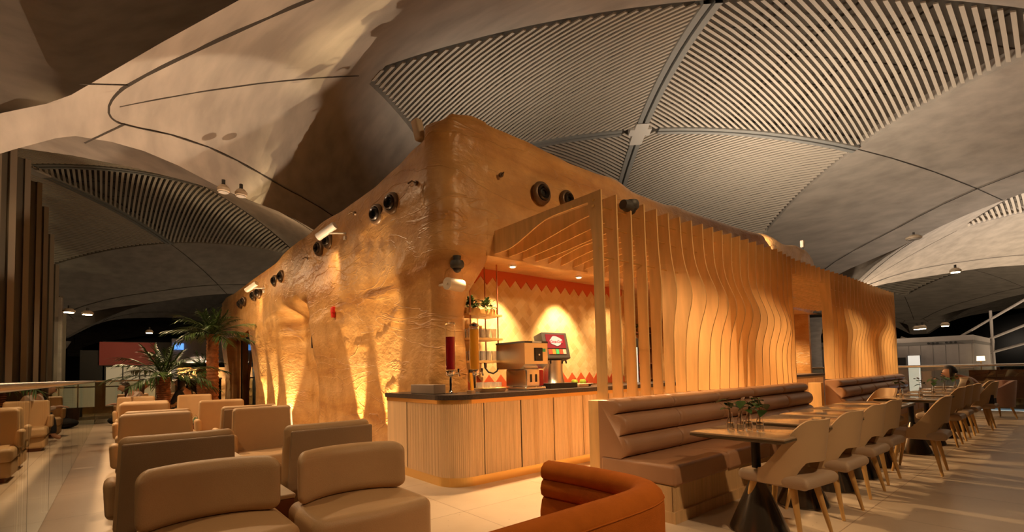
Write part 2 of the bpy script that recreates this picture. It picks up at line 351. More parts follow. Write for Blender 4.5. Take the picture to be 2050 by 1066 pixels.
def tag(o, label, cat, group=None):
    o['label'] = label; o['category'] = cat
    if group: o['group'] = group
    return o
def thing(name, label, cat, loc=(0, 0, 0), rz=0, group=None):
    o = bpy.data.objects.new(name, None); COL.objects.link(o); o.location = loc; o.rotation_euler = (0, 0, rz); o.empty_display_size = .1
    return tag(o, label, cat, group)
def struct(o): o['kind'] = 'structure'; return o
def dup(root, loc, rz=None, label=None, group=None):
    r = root.copy(); COL.objects.link(r); r.location = loc
    if rz is not None: r.rotation_euler = (0, 0, rz)
    if label: r['label'] = label
    if group: r['group'] = group
    def rec(a, b):
        for ch in a.children:
            c = ch.copy(); COL.objects.link(c); c.parent = b; rec(ch, c)
    rec(root, r); return r
def sstep(a, b, x):
    t = max(0, min(1, (x-a)/(b-a))); return t*t*(3-2*t)
def lerp(a, b, t): return a+(b-a)*t
def interp(tab, x):
    if x <= tab[0][0]: return tab[0][1]
    for (a, va), (b, vb) in zip(tab, tab[1:]):
        if x <= b: return lerp(va, vb, sstep(0, 1, (x-a)/(b-a)))
    return tab[-1][1]
def fbm(x, y, z, o=4): return noise.fractal(Vector((x, y, z)), 1., 2., o)

# ------------------------------------------------------------------ setting: floor
fl = MB().box(-.5, 16.6, -6, 20.2, -.3, 0).build('floor', 'floor', smooth=False); struct(fl)
struct(MB().box(-60, 120, -60, 90, -4.3, -4.2).build('floor', mat('lower_hall_floor', (.07, .055, .04), .5, var=.2, vscale=.3), smooth=False))

# ------------------------------------------------------------------ setting: vaulted ceiling
CX0, CY0, TH = 12.1653, 8.2422, .8045
CT, ST = math.cos(TH), math.sin(TH)
PITCH = 20.4; HS = 6.28; JN = 9.53
def zc(u, v):
    r2 = u*u+v*v
    return 8.5-.0225*r2-.00003*r2*r2+.0000727*u*u*v*v
def w(i, j, u, v, dz=0., z=None):
    U = u+i*PITCH; V = v+j*PITCH
    return (CX0+U*CT-V*ST, CY0+U*ST+V*CT, (zc(u, v) if z is None else z)+dz)
def octo():      # outline of one module, quarter from mid-edge to mid-edge through the corner
    side = [(t, 10.2-.85*sstep(3.4, 9.0, t)) for t in (0, 1.2, 2.2, 3.2, 4.2, 5.2, 6.2, 7.2, 7.9, 8.5)]
    side += [(8.72, 9.45), (8.9, 9.6), (9.1, 9.85), (9.4, 10.2)]
    return side
def outline():
    o = octo(); q = o+[(v, u) for u, v in reversed(o)]
    pts = []
    for k in range(4):
        a = k*PI/2
        for (u, v) in q[:-1]:
            # start mid-edge (0,10.2) going clockwise to (10.2,0)
            pts.append((u*math.cos(a)+v*math.sin(a), -u*math.sin(a)+v*math.cos(a)))
    return pts
OUT = outline(); NO = len(OUT)
def inner(k):    # matching point on the slatted square
    u, v = OUT[k]; m = max(abs(u), abs(v)); a = min(abs(u), abs(v)); f = HS/m
    uu, vv = u*f, v*f
    return uu, vv
def joint_pt(k):
    u, v = OUT[k]; au, av = abs(u), abs(v); big, sm = max(au, av), min(au, av)
    R = 1.1; J = JN-.50*sstep(2.5, 8.2, sm)
    if sm <= J-R: b2, s2 = J, sm
    else:
        t = min(1, (sm-(J-R))/(9.6-(J-R)))*PI/4
        b2 = J-R+R*math.cos(t); s2 = J-R+R*math.sin(t)
    if au >= av: uu, vv = b2, s2
    else: uu, vv = s2, b2
    return math.copysign(uu, u), math.copysign(vv, v)
def module(i, j, slats=True, lod=1):
    nr = 9
    b = MB()
    def pt(k, r):
        u0, v0 = inner(k); u1, v1 = OUT[k]; t = r/(nr-1)
        return w(i, j, lerp(u0, u1, t), lerp(v0, v1, t))
    b.grid(pt, NO, nr, cu=True)
    # raised backing inside the slatted square
    n = 15
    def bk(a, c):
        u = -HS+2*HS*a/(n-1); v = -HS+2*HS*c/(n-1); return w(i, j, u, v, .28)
    o = b.build('ceiling', 'concrete'); struct(o)
    wl = MB()
    wl.grid(lambda k, r: w(i, j, *OUT[k]) if r == 0 else w(i, j, *OUT[k], z=9.7), NO, 2, cu=True)
    wl.grid(lambda k, r: w(i, j, *inner(k), dz=.3*r), NO, 2, cu=True)
    wl.build('skylight_side', MT['concrete'], o)
    MB().grid(bk, n, n).build('slat_backing', MT['backing'], o)
    # joints: dark shadow gaps
    jt = MB()
    def strip(pts, wd=.035):
        P = [Vector(p) for p in pts]
        for a, c in zip(P, P[1:]):
            d = (c-a); d.z = 0; d = d.normalized() if d.length > 1e-6 else Vector((1, 0, 0)); nn = Vector((-d.y, d.x, 0))*wd/2
            jt.add([a-nn, a+nn, c+nn, c-nn], [(0, 1, 2, 3)])
    strip([w(i, j, *joint_pt(k % NO), dz=-.012) for k in range(NO+1)], .05)
    for su in (-1, 1):
        for sv in (-1, 1):
            strip([w(i, j, su*t, sv*t, -.012) for t in (6.28, 6.8, 7.4, 8.0, 8.5, 8.72)])
        strip([w(i, j, su*t, 0, -.012) for t in (6.28, 7.2, 8.4, 9.53, 10.2)]); strip([w(i, j, 0, su*t, -.012) for t in (6.28, 7.2, 8.4, 9.53, 10.2)])
    for a_ in range(4):
        ca, sa = math.cos(a_*PI/2), math.sin(a_*PI/2)
        for sg in (-1, 1):
            strip([w(i, j, p*ca+q*sa, -p*sa+q*ca, -.012) for (p, q) in ((sg*8.15, 8.98), (sg*8.2, 9.25), (sg*8.25, 9.50))])
    jt.build('joint', 'joint', o, smooth=False)
    if not slats: return
    sp = .142 if lod == 1 else .284; hw = .034 if lod == 1 else .07
    # world X direction in (u,v) is (CT,-ST) ~ 45 deg: sectors use slats along +-45deg
    for q in range(4):
        s = MB(); a = q*PI/2
        # sector between beams at angle a-90 and a (square corner at a-45); local frame p along slat, d offset from centre
        dc = (math.cos(a-PI/4), math.sin(a-PI/4)); dp = (-dc[1], dc[0])
        dmax = HS*math.sqrt(2)
        kmax = int(dmax/sp)
        for k in range(1, kmax):
            d = k*sp; half = d if d <= dmax/2 else dmax-d
            half -= .16
            if half < .1: continue
            nseg = max(3, int(half*2/1.1)+2)
            P = []
            for m_ in range(nseg):
                p = -half+2*half*m_/(nseg-1)
                u = dc[0]*d+dp[0]*p; v = dc[1]*d+dp[1]*p
                c = Vector(w(i, j, u, v, -.02)); e = Vector(w(i, j, u+dc[0]*hw, v+dc[1]*hw, -.02)); e = (e-c)
                P.append((c-e, c+e, c+e+Vector((0, 0, .03)), c-e+Vector((0, 0, .03))))
            vs = [x for r_ in P for x in r_]; fs = []
            for m_ in range(nseg-1):
                for t in range(4): fs.append((m_*4+t, m_*4+(t+1) % 4, m_*4+4+(t+1) % 4, m_*4+4+t))
            fs += [(0, 1, 2, 3), tuple(range((nseg-1)*4, nseg*4))]
            s.add(vs, fs)
        s.build('ceiling_slats', 'ceiling_slat', o, smooth=False)
    if lod == 1:
        bm_ = MB()
        for (du, dv) in ((1, 0), (0, 1), (-1, 0), (0, -1)):
            nu, nv = -dv, du
            for off in (-.1, .1):
                def bp(m_, t):
                    r_ = .55+5.7*m_/9; q = off+(-.065, .065, .065, -.065)[t]; z_ = (-.06, -.06, .2, .2)[t]
                    return w(i, j, du*r_+nu*q, dv*r_+nv*q, z_)
                bm_.grid(bp, 10, 4, cv=True)
        bm_.build('ceiling_beam', 'beam', o, smooth=False)
        nb = MB()
        for (du, dv, L_) in ((1, 0, .75), (0, 1, .32), (-1, 0, .55), (0, -1, .32)):
            nu, nv = -dv, du
            nb.grid(lambda m_, t: w(i, j, du*L_*m_/3+nu*(-.19, .19, .19, -.19)[t], dv*L_*m_/3+nv*(-.19, .19, .19, -.19)[t], (-.075, -.075, .2, .2)[t]), 4, 4, cv=True)
        nb.build('beam_node', 'node_white', o, smooth=False)
        # purlins behind slats
        pl = MB()
        for t in (-5, -3.8, -2.6, -1.4, 1.4, 2.6, 3.8, 5):
            for (f) in (lambda m_, q, t=t: w(i, j, t+(-.03, .03)[q], -6+12*m_/9, .06), lambda m_, q, t=t: w(i, j, -6+12*m_/9, t+(-.03, .03)[q], .06)):
                pl.grid(f, 10, 2)
        pl.build('purlin', 'joint', o, smooth=False)
for (i, j, sl, lod) in ((0, 0, True, 1), (0, -1, True, 1), (0, 1, True, 1), (-1, 0, True, 2), (-1, 1, True, 2), (1, -1, True, 2), (1, 0, True, 2), (1, 1, False, 2), (0, 2, True, 2), (-1, 2, False, 2), (-1, -1, False, 2), (0, -2, False, 2), (1, -2, True, 2), (1, 2, False, 2), (2, -2, False, 2), (2, -1, False, 2), (2, 0, False, 2), (-2, 1, False, 2), (-2, 2, False, 2)):
    module(i, j, sl, lod)
struct(MB().box(-60, 90, -50, 90, 9.65, 9.9).build('ceiling', mat('roof_dark', (.03, .027, .025), .8), smooth=False))
for (i, j) in ((0, 0), (0, 1), (1, 0), (1, 1), (0, -1), (1, -1), (0, 2)):
    p = w(i, j, -10.2, 10.2, z=0)
    if p[0] < -1.0 or p[0] > 16.8 or p[1] < -6 or p[1] > 20.3:
        struct(MB().lathe([(.42, -4.2), (.42, 2.6), (.5, 3.0), (.75, 3.5)], (p[0], p[1], 0), 20).build('trim_1', 'concrete'))

# ------------------------------------------------------------------ rock pavilion
TOPL = [(4.5, 4.16), (5.1, 4.06), (5.66, 4.00), (6.46, 3.97), (7.43, 3.99), (8.63, 4.03), (9.5, 3.99), (10.9, 4.03), (12.2, 3.93), (15, 3.96), (17.2, 3.91), (18.6, 3.98), (19.5, 3.9)]
TOPF = [(2.9, 4.22), (3.07, 4.32), (3.33, 4.37), (3.72, 4.32), (4.14, 4.30), (4.6, 4.25), (5.11, 4.19), (5.56, 4.16), (6.04, 4.19), (6.71, 4.11), (7.62, 4.13), (8.13, 4.2), (9.48, 4.2), (10.86, 4.19), (11.93, 4.25), (12.82, 4.18), (13.83, 4.29), (14.4, 4.3), (15.1, 4.12), (15.4, 3.87)]
TOPL = [(a, b+.06) for a, b in TOPL]; TOPF = [(a, b+.07+.05*sstep(4.5, 6, a)) for a, b in TOPF]
rock = thing('rock_pavilion', 'tall sculpted orange rock-look cafe pavilion beneath the vaulted ceiling', 'pavilion')
YL = [19.5-(19.5-5.3)*k/188 for k in range(189)]
def pathpts():
    lo = [(3.02, y) for y in YL]; hi = [(2.84, lerp(19.5, 4.95, k/188)) for k in range(189)]
    nrm = [(1, 0)]*189
    for k in range(1, 15):
        a = k/14*PI/2
        lo.append((3.02+.3*(1-math.cos(a)), 5.3-.3*math.sin(a))); hi.append((2.84+.26*(1-math.cos(a)), 4.95-.3*math.sin(a))); nrm.append((math.cos(a), math.sin(a)))
    for k in range(1, 15):
        t = k/14
        lo.append((3.32+.26*math.sin(t*PI/2), 5.0+.5*t*t)); hi.append((3.10+.40*t, 4.65-.03*t)); nrm.append((0, 1))
    return lo, hi, nrm
PLO, PHI, PNR = pathpts(); NP = len(PLO)
NZ = 74
def disp(x, y, z):
    d = .055*fbm(x*.45, y*.45, z*.5, 2)+.012*fbm(x*1.3+5, y*1.3, z*2.0, 3)
    s_ = fbm(x*.28+9, y*.28, z*1.25, 2); d += .026*math.exp(-(s_/.032)**2)
    return d
def ztop(k):
    x, y = PHI[k]
    return interp(TOPL, y) if k < 189 else interp(TOPF, x)
def rockA(k, r):
    lo, hi, nr = PLO[k], PHI[k], PNR[k]; zt = ztop(k)
    if r < NZ-6:
        z = -.05+(zt-.12)*r/(NZ-7)
        g_ = sstep(150, 192, k); f = lerp(sstep(.8, 3.0, z), sstep(1.9, 2.75, z), g_)
        x = lerp(lo[0], hi[0], f); y = lerp(lo[1], hi[1], f)
        bulge = .07*math.sin(min(1, max(0, (z-2.4)/1.6))*PI)
        if k < 189:
            nich = sstep(9.45, 9.6, y)*(1-sstep(11.3, 11.9, y))*(1-sstep(2.55, 2.85, z+.12*fbm(y*1.5, 0, 0, 2)))
            x += .38*nich
            x += .035*math.sin(y*1.15+.6)*(1-sstep(2.5, 3.4, z))
            x += .12*sstep(14.4, 14.9, y)*(1-sstep(2.6, 2.9, z))*0
        d = disp(x, y, z)+bulge*.5
        return (x-nr[0]*d, y-nr[1]*d, z)
    q = r-(NZ-6); ins = (.02, .08, .2, .45, 1.2, 2.4)[q]; dz = (-.06, -.015, 0, -.03, -.16, -.4)[q]
    d = .05*fbm(hi[0]*.45, hi[1]*.45, zt*.55, 3)
    sc = 1 if k < 189 else (1 if ins < .5 else 1)
    n2 = nr if ins < .5 else ((1, .15) if k < 189 else (.3, 1))
    return (hi[0]+n2[0]*(ins-.02)*sc-nr[0]*d, hi[1]+n2[1]*(ins-.02)*sc-nr[1]*d, zt+dz)
def skipA(k, r):
    z = 4.05*r/(NZ-7); y = PLO[k][1]
    if k < 189 and 15.1 < y < 18.9 and z < 2.66: return True
    return False
ra = MB(); ra.grid(rockA, NP, NZ, skip=skipA)
# front crown
NF = 170; NV = 34
def rockB(k, r):
    x = 3.48+(15.42-3.48)*k/(NF-1); zt = interp(TOPF, x); endf = sstep(15.0, 15.42, x)
    yb = 4.62+.05*math.sin(x*.9)
    if r < 4:      # soffit
        y = (7.4, 5.6, 5.0, 4.72)[r]; z = (2.76, 2.735, 2.70, 2.675)[r]
        return (x, y, z+.006*fbm(x, y, 3, 3))
    if r < NV-6:
        t = (r-4)/(NV-11); z = lerp(2.68, zt-.12, t)
        d = disp(x, yb, z)+.06*math.sin(t*PI)-.05*(1-sstep(0, .12, t))
        d *= .8+.4*sstep(5, 9, x)
        yA = 4.62-disp(x, 4.62, z)-.035*math.sin(min(1, max(0, (z-2.4)/1.6))*PI); g_ = sstep(3.48, 4.6, x)
        return (x, lerp(yA, yb-d, g_)+.3*endf, z)
    q = r-(NV-6); ins = (.02, .08, .2, .45, 1.2, 2.9)[q]; dz = (-.06, -.015, 0, -.03, -.16, -.4)[q]
    d = .05*fbm(x*.45, yb*.45, zt*.55, 3)
    return (x, yb+ins-d+.3*endf, zt+dz)
ra.grid(rockB, NF, NV)
ra.box(15.3, 15.42, 4.95, 8, 0, 3.6)
ra.box(3.0, 15.42, 7.4, 7.5, 2.6, 3.9); ra.box(5.3, 5.4, 7.4, 19.5, 0, 3.6); ra.box(2.95, 5.4, 19.4, 19.5, 0, 3.8)
ra.build('rock_shell', 'rock', rock, angle=75)
# floor uplights that graze the rock wall, a hand's breadth in front of it
for yy, pw in ((6.45, 60), (7.45, 50), (10.3, 30), (11.75, 45), (12.75, 45), (13.8, 60)):
    kk = min(range(189), key=lambda k: abs(PLO[k][1]-yy)); b0 = rockA(kk, 6); b1 = rockA(kk, 44)
    b2 = rockA(kk, 24)
    light('SPOT', 'wall_uplight', (b0[0]-.17, yy, .03), (b2[0], yy, 1.7), pw*9, (1, .70, .36), spot_size=.58, spot_blend=.7, shadow_soft_size=.015)
# tiled back wall with terracotta zigzag
MB().box(3.3, 7.22, 5.42, 5.5, .3, 2.85).build('tiled_wall', 'tile', rock, smooth=False)
zz = MB(); n = 18
for k in range(n):
    x0 = 3.32+3.9*k/n; x1 = 3.32+3.9*(k+1)/n; xm = (x0+x1)/2
    for (za, zb, zt_) in ((2.85, 2.62, 2.50), (1.0, 1.08, 1.20)):
        vs = [(x0, 5.41, za), (x1, 5.41, za), (x1, 5.41, zb), (xm, 5.41, zt_), (x0, 5.41, zb)]
        vs += [(a, 5.43, c) for a, _, c in vs]
        zz.add(vs, [(0, 1, 2, 3, 4), (9, 8, 7, 6, 5), (2, 7, 8, 3), (3, 8, 9, 4)])
zz.build('zigzag_border', 'red_paint', rock, smooth=False)
# interior walls behind the screen, doorway frame and glass
wi = MB(); wi.box(9.6, 15.3, 6.9, 7.0, 0, 2.8); wi.box(7.22, 7.3, 5.42, 7.4, 0, 2.8)
wi.build('inner_wall', 'rock', rock, smooth=False)
df = MB(); df.box(3.28, 3.34, 15.2, 15.28, 0, 2.55); df.box(3.28, 3.34, 16.4, 16.46, 0, 2.6); df.box(3.28, 3.34, 18.6, 18.7, 0, 2.6); df.box(3.28, 3.34, 15.2, 18.7, 2.5, 2.58)
df.build('door_frame', 'black', rock, smooth=False)
MB().box(3.3, 3.31, 15.25, 18.65, .02, 2.5).build('door_pane', 'pane', rock, smooth=False)
MB().box(3.3, 3.6, 18.9, 19.4, 0, 2.8).box(4.6, 4.7, 14.5, 19.4, 0, 3).box(3.4, 4.6, 14.6, 14.7, 0, 3).build('door_recess', 'rock', rock, smooth=False)

# round air nozzles
def nozzle_parts(t, ax, r):
    MB().lathe([(0, .0), (r*1.1, .0), (r*1.18, .02), (r*1.12, .05), (r*.9, .07), (r*.82, .07), (r*.80, .03), (0, .03)], (0, 0, 0), 32, ax).build('outer_ring', 'nozzle', t, angle=50)
    MB().lathe([(r*.72, .03), (r*.74, .085), (r*.62, .10), (r*.45, .065), (r*.44, .04), (0, .04)], (0, 0, 0), 32, ax).build('inner_ring', 'nozzle_in', t, angle=50)
    MB().lathe([(0, .041), (r*.42, .041), (r*.42, .07), (r*.30, .08), (r*.27, .05), (0, .05)], (0, 0, 0), 24, ax).build('throat', 'black', t, angle=50)
nzL = [(5.76, 3.52, .125, 'nearest to the rock corner on the long side wall'), (6.24, 3.50, .125, 'second from the rock corner on the long side wall'),
       (8.25, 3.58, .12, 'just right of the white spotlight on the side wall'), (8.72, 3.55, .12, 'just left of the nearer white spotlight on the side wall'),
       (11.28, 3.47, .12, 'right one of the pair midway along the side wall'), (11.83, 3.46, .12, 'left one of the pair midway along the side wall'),
       (13.55, 3.43, .12, 'beside the farther white spotlight on the side wall'), (14.1, 3.43, .12, 'just past the farther white spotlight on the side wall'),
       (15.4, 3.44, .12, 'right one of the last pair above the doorway'), (15.9, 3.43, .12, 'left one of the last pair above the doorway')]
for (y, z, r, s_) in nzL:
    t = thing('air_nozzle', 'round bronze jet air nozzle, '+s_, 'vent', (2.80, y, z), 0, 'air nozzles on the rock'); nozzle_parts(t, (-1, -.25, -.05), r)
for (x, z, r, s_) in ((4.37, 3.64, .135, 'larger one over the bar, left of its pair'), (4.86, 3.66, .115, 'smaller one over the bar, half behind the canopy arm')):
    t = thing('air_nozzle', 'round bronze air nozzle, '+s_, 'vent', (x, 4.56, z), 0, 'air nozzles on the rock'); nozzle_parts(t, (0, -1, -.05), r)
# white wall spotlights
for (y, z, s_) in ((7.62, 3.56, 'nearer one, by the large wet-looking patch'), (13.2, 3.50, 'farther one, near the palm crown')):
    t = thing('wall_spotlight', 'white cylindrical spotlight on the rock side wall, '+s_, 'spotlight', (2.78, y, z), 0, 'white spotlights on the rock')
    MB().cyl((-.30, .22, -.06), (-.12, -.06, .10), .062, .062, 20).build('lamp_body', 'white', t)
    MB().tube([(.06, -.12, -.02), (-.08, -.05, -.02), (-.2, .06, -.02), (-.2, .08, .02)], .014, 8).build('bracket', 'white', t)
    MB().cyl((.05, -.12, -.1), (-.0, -.12, -.1), .035, .035, 12).build('mount_plate', 'white', t)
def small_stub(x, y, z, ax, lab):
    t = thing('cable_stub', lab, 'fixture', (x, y, z))
    a = Vector(ax)
    MB().cyl((0, 0, 0), a*.03, .03, .03, 10).build('base_disc', 'nozzle', t); MB().tube([a*.02, a*.07+Vector((0, 0, .015)), a*.1+Vector((0, .05, -.01))], .01, 6).build('cable_end', 'nozzle', t)
small_stub(2.8, 5.1, 3.58, (-1, 0, 0), 'small bare bracket stub on the side rock face near its corner')
small_stub(3.68, 4.56, 3.72, (0, -1, 0), 'small bare bracket stub on the front rock face near its corner')
small_stub(2.8, 9.39, 3.5, (-1, 0, 0), 'small bare bracket stub on the side rock between two nozzle pairs')
small_stub(2.78, 7.0, 3.72, (-1, 0, 0), 'small bare bracket stub above the nearer white wall spotlight')
t = thing('fire_alarm', 'small red fire alarm sounder hanging on the side rock wall', 'alarm', (2.86, 8.12, 2.33))
MB().rbox((-.04, 0, .03), (.07, .1, .11), .015).build('alarm_body', 'alarm', t); MB().cyl((-.04, 0, -.1), (-.04, 0, -.02), .035, .04, 14).build('strobe_lens', 'alarm', t)
o = MB().box(2.88, 2.93, 9.48, 9.53, 1.78, 2.14).build('card_reader', 'black', smooth=False); tag(o, 'slim vertical black reader strip at the niche edge of the rock wall', 'reader')
t = thing('roof_floodlight', 'pale boxy floodlight tilted up on the rock corner top', 'floodlight', (2.90, 5.12, 4.13))
MB().rbox((-.06, 0, .14), (.1, .14, .24), .025, warp=lambda x, y, z: (x-.25*z, y, z)).build('lamp_head', 'offwhite', t); MB().tube([(.06, -.02, -.02), (.03, -.02, .1), (-.01, 0, .14)], .014, 6).build('bracket', 'black', t)
t = thing('roof_floodlight', 'small pale floodlight on the far front end of the rock top', 'floodlight', (14.46, 4.72, 4.42))
MB().rbox((0, 0, .14), (.12, .09, .2), .025).build('lamp_head', 'offwhite', t); MB().tube([(0, .0, -.04), (0, 0, .1)], .014, 6).build('bracket', 'black', t)
# wall speaker and dome cameras
t = thing('wall_speaker', 'white cylindrical speaker on the rock pillar over the bar', 'speaker', (3.0, 4.62, 2.27))
MB().cyl((-.11, -.02, 0), (.12, .02, 0), .072, .072, 24).build('speaker_body', 'offwhite', t); MB().cyl((-.092, -.0205, 0), (-.12, -.025, 0), .012, .012, 8).build('speaker_knob', 'offwhite', t)
MB().tube([(.0, .05, .0), (0, .2, .03), (.02, .36, .05)], .018, 8).build('bracket', 'offwhite', t)
def dome(loc, lab, side=False):
    t = thing('dome_camera', lab, 'security camera', loc)
    MB().lathe([(0, .06), (.075, .06), (.085, .03), (.08, -.01), (.06, -.03), (0, -.03)], (0, 0, 0), 24).build('housing', 'darkgrey', t)
    MB().sph((0, 0, -.03), .05, 18, 10).build('dome_lens', 'black', t)
    if side: MB().cyl((-.14, .0, .0), (-.02, .0, .0), .05, .07, 16).build('mount_arm', 'darkgrey', t)
    else: MB().cyl((0, 0, .05), (0, 0, .12), .04, .05, 16).build('mount_arm', 'darkgrey', t)
    return t
dome((3.06, 4.64, 2.50), 'black dome camera under the rock corner over the bar')
dome((4.12, 2.93, 2.94), 'black dome camera mounted on the top of the slat screen', True)
for (x, s_) in ((4.12, 'left'), (5.45, 'right')):
    t = thing('downlight', 'small round lit downlight over the bar, %s one of the two' % s_, 'ceiling light', (x, 4.88, 2.675))
    MB().lathe([(.035, -.01), (.055, -.01), (.06, .03), (.035, .03)], (0, 0, 0), 20).build('trim_ring', 'white', t); MB().cyl((0, 0, -.018), (0, 0, -.008), .036, .036, 16).build('lens', 'lamp_soft', t)
    light('SPOT', 'bar_downlight', (x, 4.88, 2.64), (x+.05, 5.38, 1.5), 210, HOT, spot_size=1.25, spot_blend=.7, shadow_soft_size=.03)
for (x, y, p_) in ((3.5, 4.9, 35), (6.7, 4.9, 60), (8.6, 5.6, 80), (11.0, 5.6, 120), (14.2, 5.5, 220)):
    light('SPOT', 'bar_downlight', (x, y, 2.6), (x, y+.15, 0), p_, HOT, spot_size=2.2, spot_blend=.8, shadow_soft_size=.05)
for x in (3.3, 4.3, 5.3):
    light('SPOT', 'bar_downlight', (x, 4.56, 2.60), (x-.15, 3.95, 0), 130, HOT, spot_size=1.7, spot_blend=.9, shadow_soft_size=.05)

# ------------------------------------------------------------------ bar counter
ct = thing('bar_counter', 'long bar counter with fluted oak front, brass kick and dark rounded top', 'counter')
def cpath(off, n=10, x1=14.6, yb=5.85, R=.30):
    X0, Y0 = 2.73-off, 4.31-off; r = R+off; pts = [(X0, yb), (X0, Y0+r)]
    for k in range(1, n+1):
        a = k/n*PI/2; pts.append((X0+r-r*math.cos(a), Y0+r-r*math.sin(a)))
    pts.append((x1, Y0)); return pts
def slab(off, z0, z1):
    p = cpath(off, 14); p += [(14.6, 5.0), (3.8, 5.0), (3.8, 5.42), (3.3, 5.42), (3.3, 5.85)]
    n = len(p); b = MB(); b.add([(x, y, z0) for x, y in p]+[(x, y, z1) for x, y in p], [tuple(reversed(range(n))), tuple(range(n, 2*n))]+[(i, (i+1) % n, n+(i+1) % n, n+i) for i in range(n)]); return b
slab(.035, .945, 1.0).build('worktop', 'stone_dark', ct, smooth=False)
slab(.012, .90, .945).build('brass_strip', 'brass', ct, smooth=False)
slab(.0, 0, .10).build('kick_plate', 'brass', ct, smooth=False)
# fluted panels
def resample(p, step):
    out = []; acc = 0
    for (a, b) in zip(p, p[1:]):
        L_ = math.dist(a, b); nn = max(1, int(L_/step))
        for k in range(nn): out.append((lerp(a[0], b[0], k/nn), lerp(a[1], b[1], k/nn)))
    out.append(p[-1]); return out
full = resample(cpath(.012, 16), .006)
cum = [0]
for a, b in zip(full, full[1:]): cum.append(cum[-1]+math.dist(a, b))
sx = [k for k, (x, y) in enumerate(full) if y < 4.31 and x > 3.16][0]; s316 = cum[sx]
bounds = [0, .55]+[s316+.55*k for k in range(0, 21)]
for q in range(len(bounds)-1):
    seg = [k for k in range(len(full)) if bounds[q]+.004 <= cum[k] <= bounds[q+1]-.004]
    if len(seg) < 3: continue
    def fp(ii, jj):
        k = seg[ii]; k0, k1 = max(0, k-1), min(len(full)-1, k+1)
        tx, ty = full[k1][0]-full[k0][0], full[k1][1]-full[k0][1]; L_ = math.hypot(tx, ty) or 1
        nx, ny = ty/L_, -tx/L_          # outward
        if ny > .01 or nx > .01: nx, ny = -nx, -ny
        fl_ = abs(math.sin(cum[k]/.022*PI))
        d = .006*fl_-.01 if q > 0 else -.006
        return (full[k][0]+nx*d, full[k][1]+ny*d, (.10, .90)[jj])
    MB().grid(fp, len(seg), 2).build('fluted_panel', 'counter_wood', ct, angle=60)
MB().box(2.95, 14.6, 4.345, 4.40, .0, .9).box(2.765, 2.80, 4.65, 5.85, 0, .9).build('carcass', 'upstand', ct, smooth=False)
o = MB().rbox((2.86, 5.02, 1.055), (.16, .56, .11), .01).build('stone_block', 'upstand'); tag(o, 'low grey-brown stone block on the left end of the bar top', 'block')

# ------------------------------------------------------------------ things on the bar
def dispenser(x, y, juice, lab):
    t = thing('juice_dispenser', lab, 'drink dispenser', (x, y, 1.0))
    MB().lathe([(0, 0), (.085, 0), (.085, .012), (.03, .02), (.018, .05), (.018, .2), (.05, .21), (.062, .23), (.062, .27), (.0, .27)], (0, 0, 0), 24).build('stand', 'chrome', t)
    g = MB().lathe([(.058, .27), (.058, .80), (.055, .80), (.055, .275), (.0, .275)], (0, 0, 0), 28).build('tube', 'glass', t)
    MB().lathe([(0, .28), (.053, .28), (.053, .66 if juice == 'juice_red' else .76), (0, .66 if juice == 'juice_red' else .76)], (0, 0, 0), 24).build('juice', juice, t)
    MB().tube([(.05, 0, .24), (.10, -.01, .24), (.11, -.015, .20)], .012, 8).build('tap', 'chrome', t); MB().cyl((.1, -.01, .24), (.1, -.01, .29), .008, .012, 8).build('tap_handle', 'black', t)
    MB().lathe([(.06, .80), (.06, .82), (.02, .84), (0, .85)], (0, 0, 0), 20).build('lid', 'chrome' if juice != 'juice_red' else 'glass', t)
dispenser(2.96, 4.66, 'juice_red', 'tall clear dispenser filled with dark red juice on the bar end')
dispenser(3.30, 4.66, 'juice_orange', 'tall clear dispenser filled with orange juice on the bar')
# hanging rack
rk = thing('hanging_rack', 'copper rod rack with three wooden shelves hanging above the bar corner', 'shelf', (0, 0, 0))
for (x, y) in ((3.50, 5.02), (3.95, 5.02), (3.50, 5.30), (3.95, 5.30)):
    MB().cyl((x, y, 1.30), (x, y, 2.72), .0095, .0095, 8).build('rod', 'copper', rk)
for z in (2.0, 1.68, 1.38):
    MB().box(3.45, 4.0, 4.98, 5.34, z-.015, z+.012).build('shelf_board', 'leg_wood', rk, smooth=False)
MB().tube([(3.72, 5.03, 1.38), (3.72, 5.02, 1.3), (3.76, 5.0, 1.24), (3.84, 5.0, 1.22), (3.91, 5.01, 1.25), (3.95, 5.02, 1.31)], .011, 8).build('cable_loop', 'black', rk)
def leafmesh(b, p, d, L_, W_, up=Vector((0, 0, 1)), droop=.3, mi=0):
    d = Vector(d).normalized(); s_ = d.cross(up); s_ = s_.normalized() if s_.length > 1e-3 else Vector((1, 0, 0)); n = 5; vs = []
    nn = s_.cross(d)
    for k in range(n):
        t = k/(n-1); wd = W_*math.sin(PI*min(.97, t*.92+.06))/2; c = Vector(p)+d*L_*t-Vector((0, 0, 1))*droop*L_*t*t
        vs += [c-s_*wd+nn*wd*.3, c, c+s_*wd+nn*wd*.3]
    fs = []
    for k in range(n-1):
        fs += [(k*3, k*3+1, k*3+4, k*3+3), (k*3+1, k*3+2, k*3+5, k*3+4)]
    b.add(vs, fs, mi)
def bush(b, c, r, n, L_, W_, zf=1.):
    for k in range(n):
        a = random.uniform(0, 2*PI); e = random.uniform(-.2, 1.3); d = Vector((math.cos(a)*math.cos(e), math.sin(a)*math.cos(e), math.sin(e)))
        p = Vector(c)+Vector((d.x*r*random.uniform(.1, 1), d.y*r*random.uniform(.1, 1), d.z*r*zf*random.uniform(.1, 1)))
        leafmesh(b, p, d+Vector((0, 0, random.uniform(-.3, .4))), L_*random.uniform(.6, 1.2), W_*random.uniform(.7, 1.2), droop=random.uniform(.1, .6))
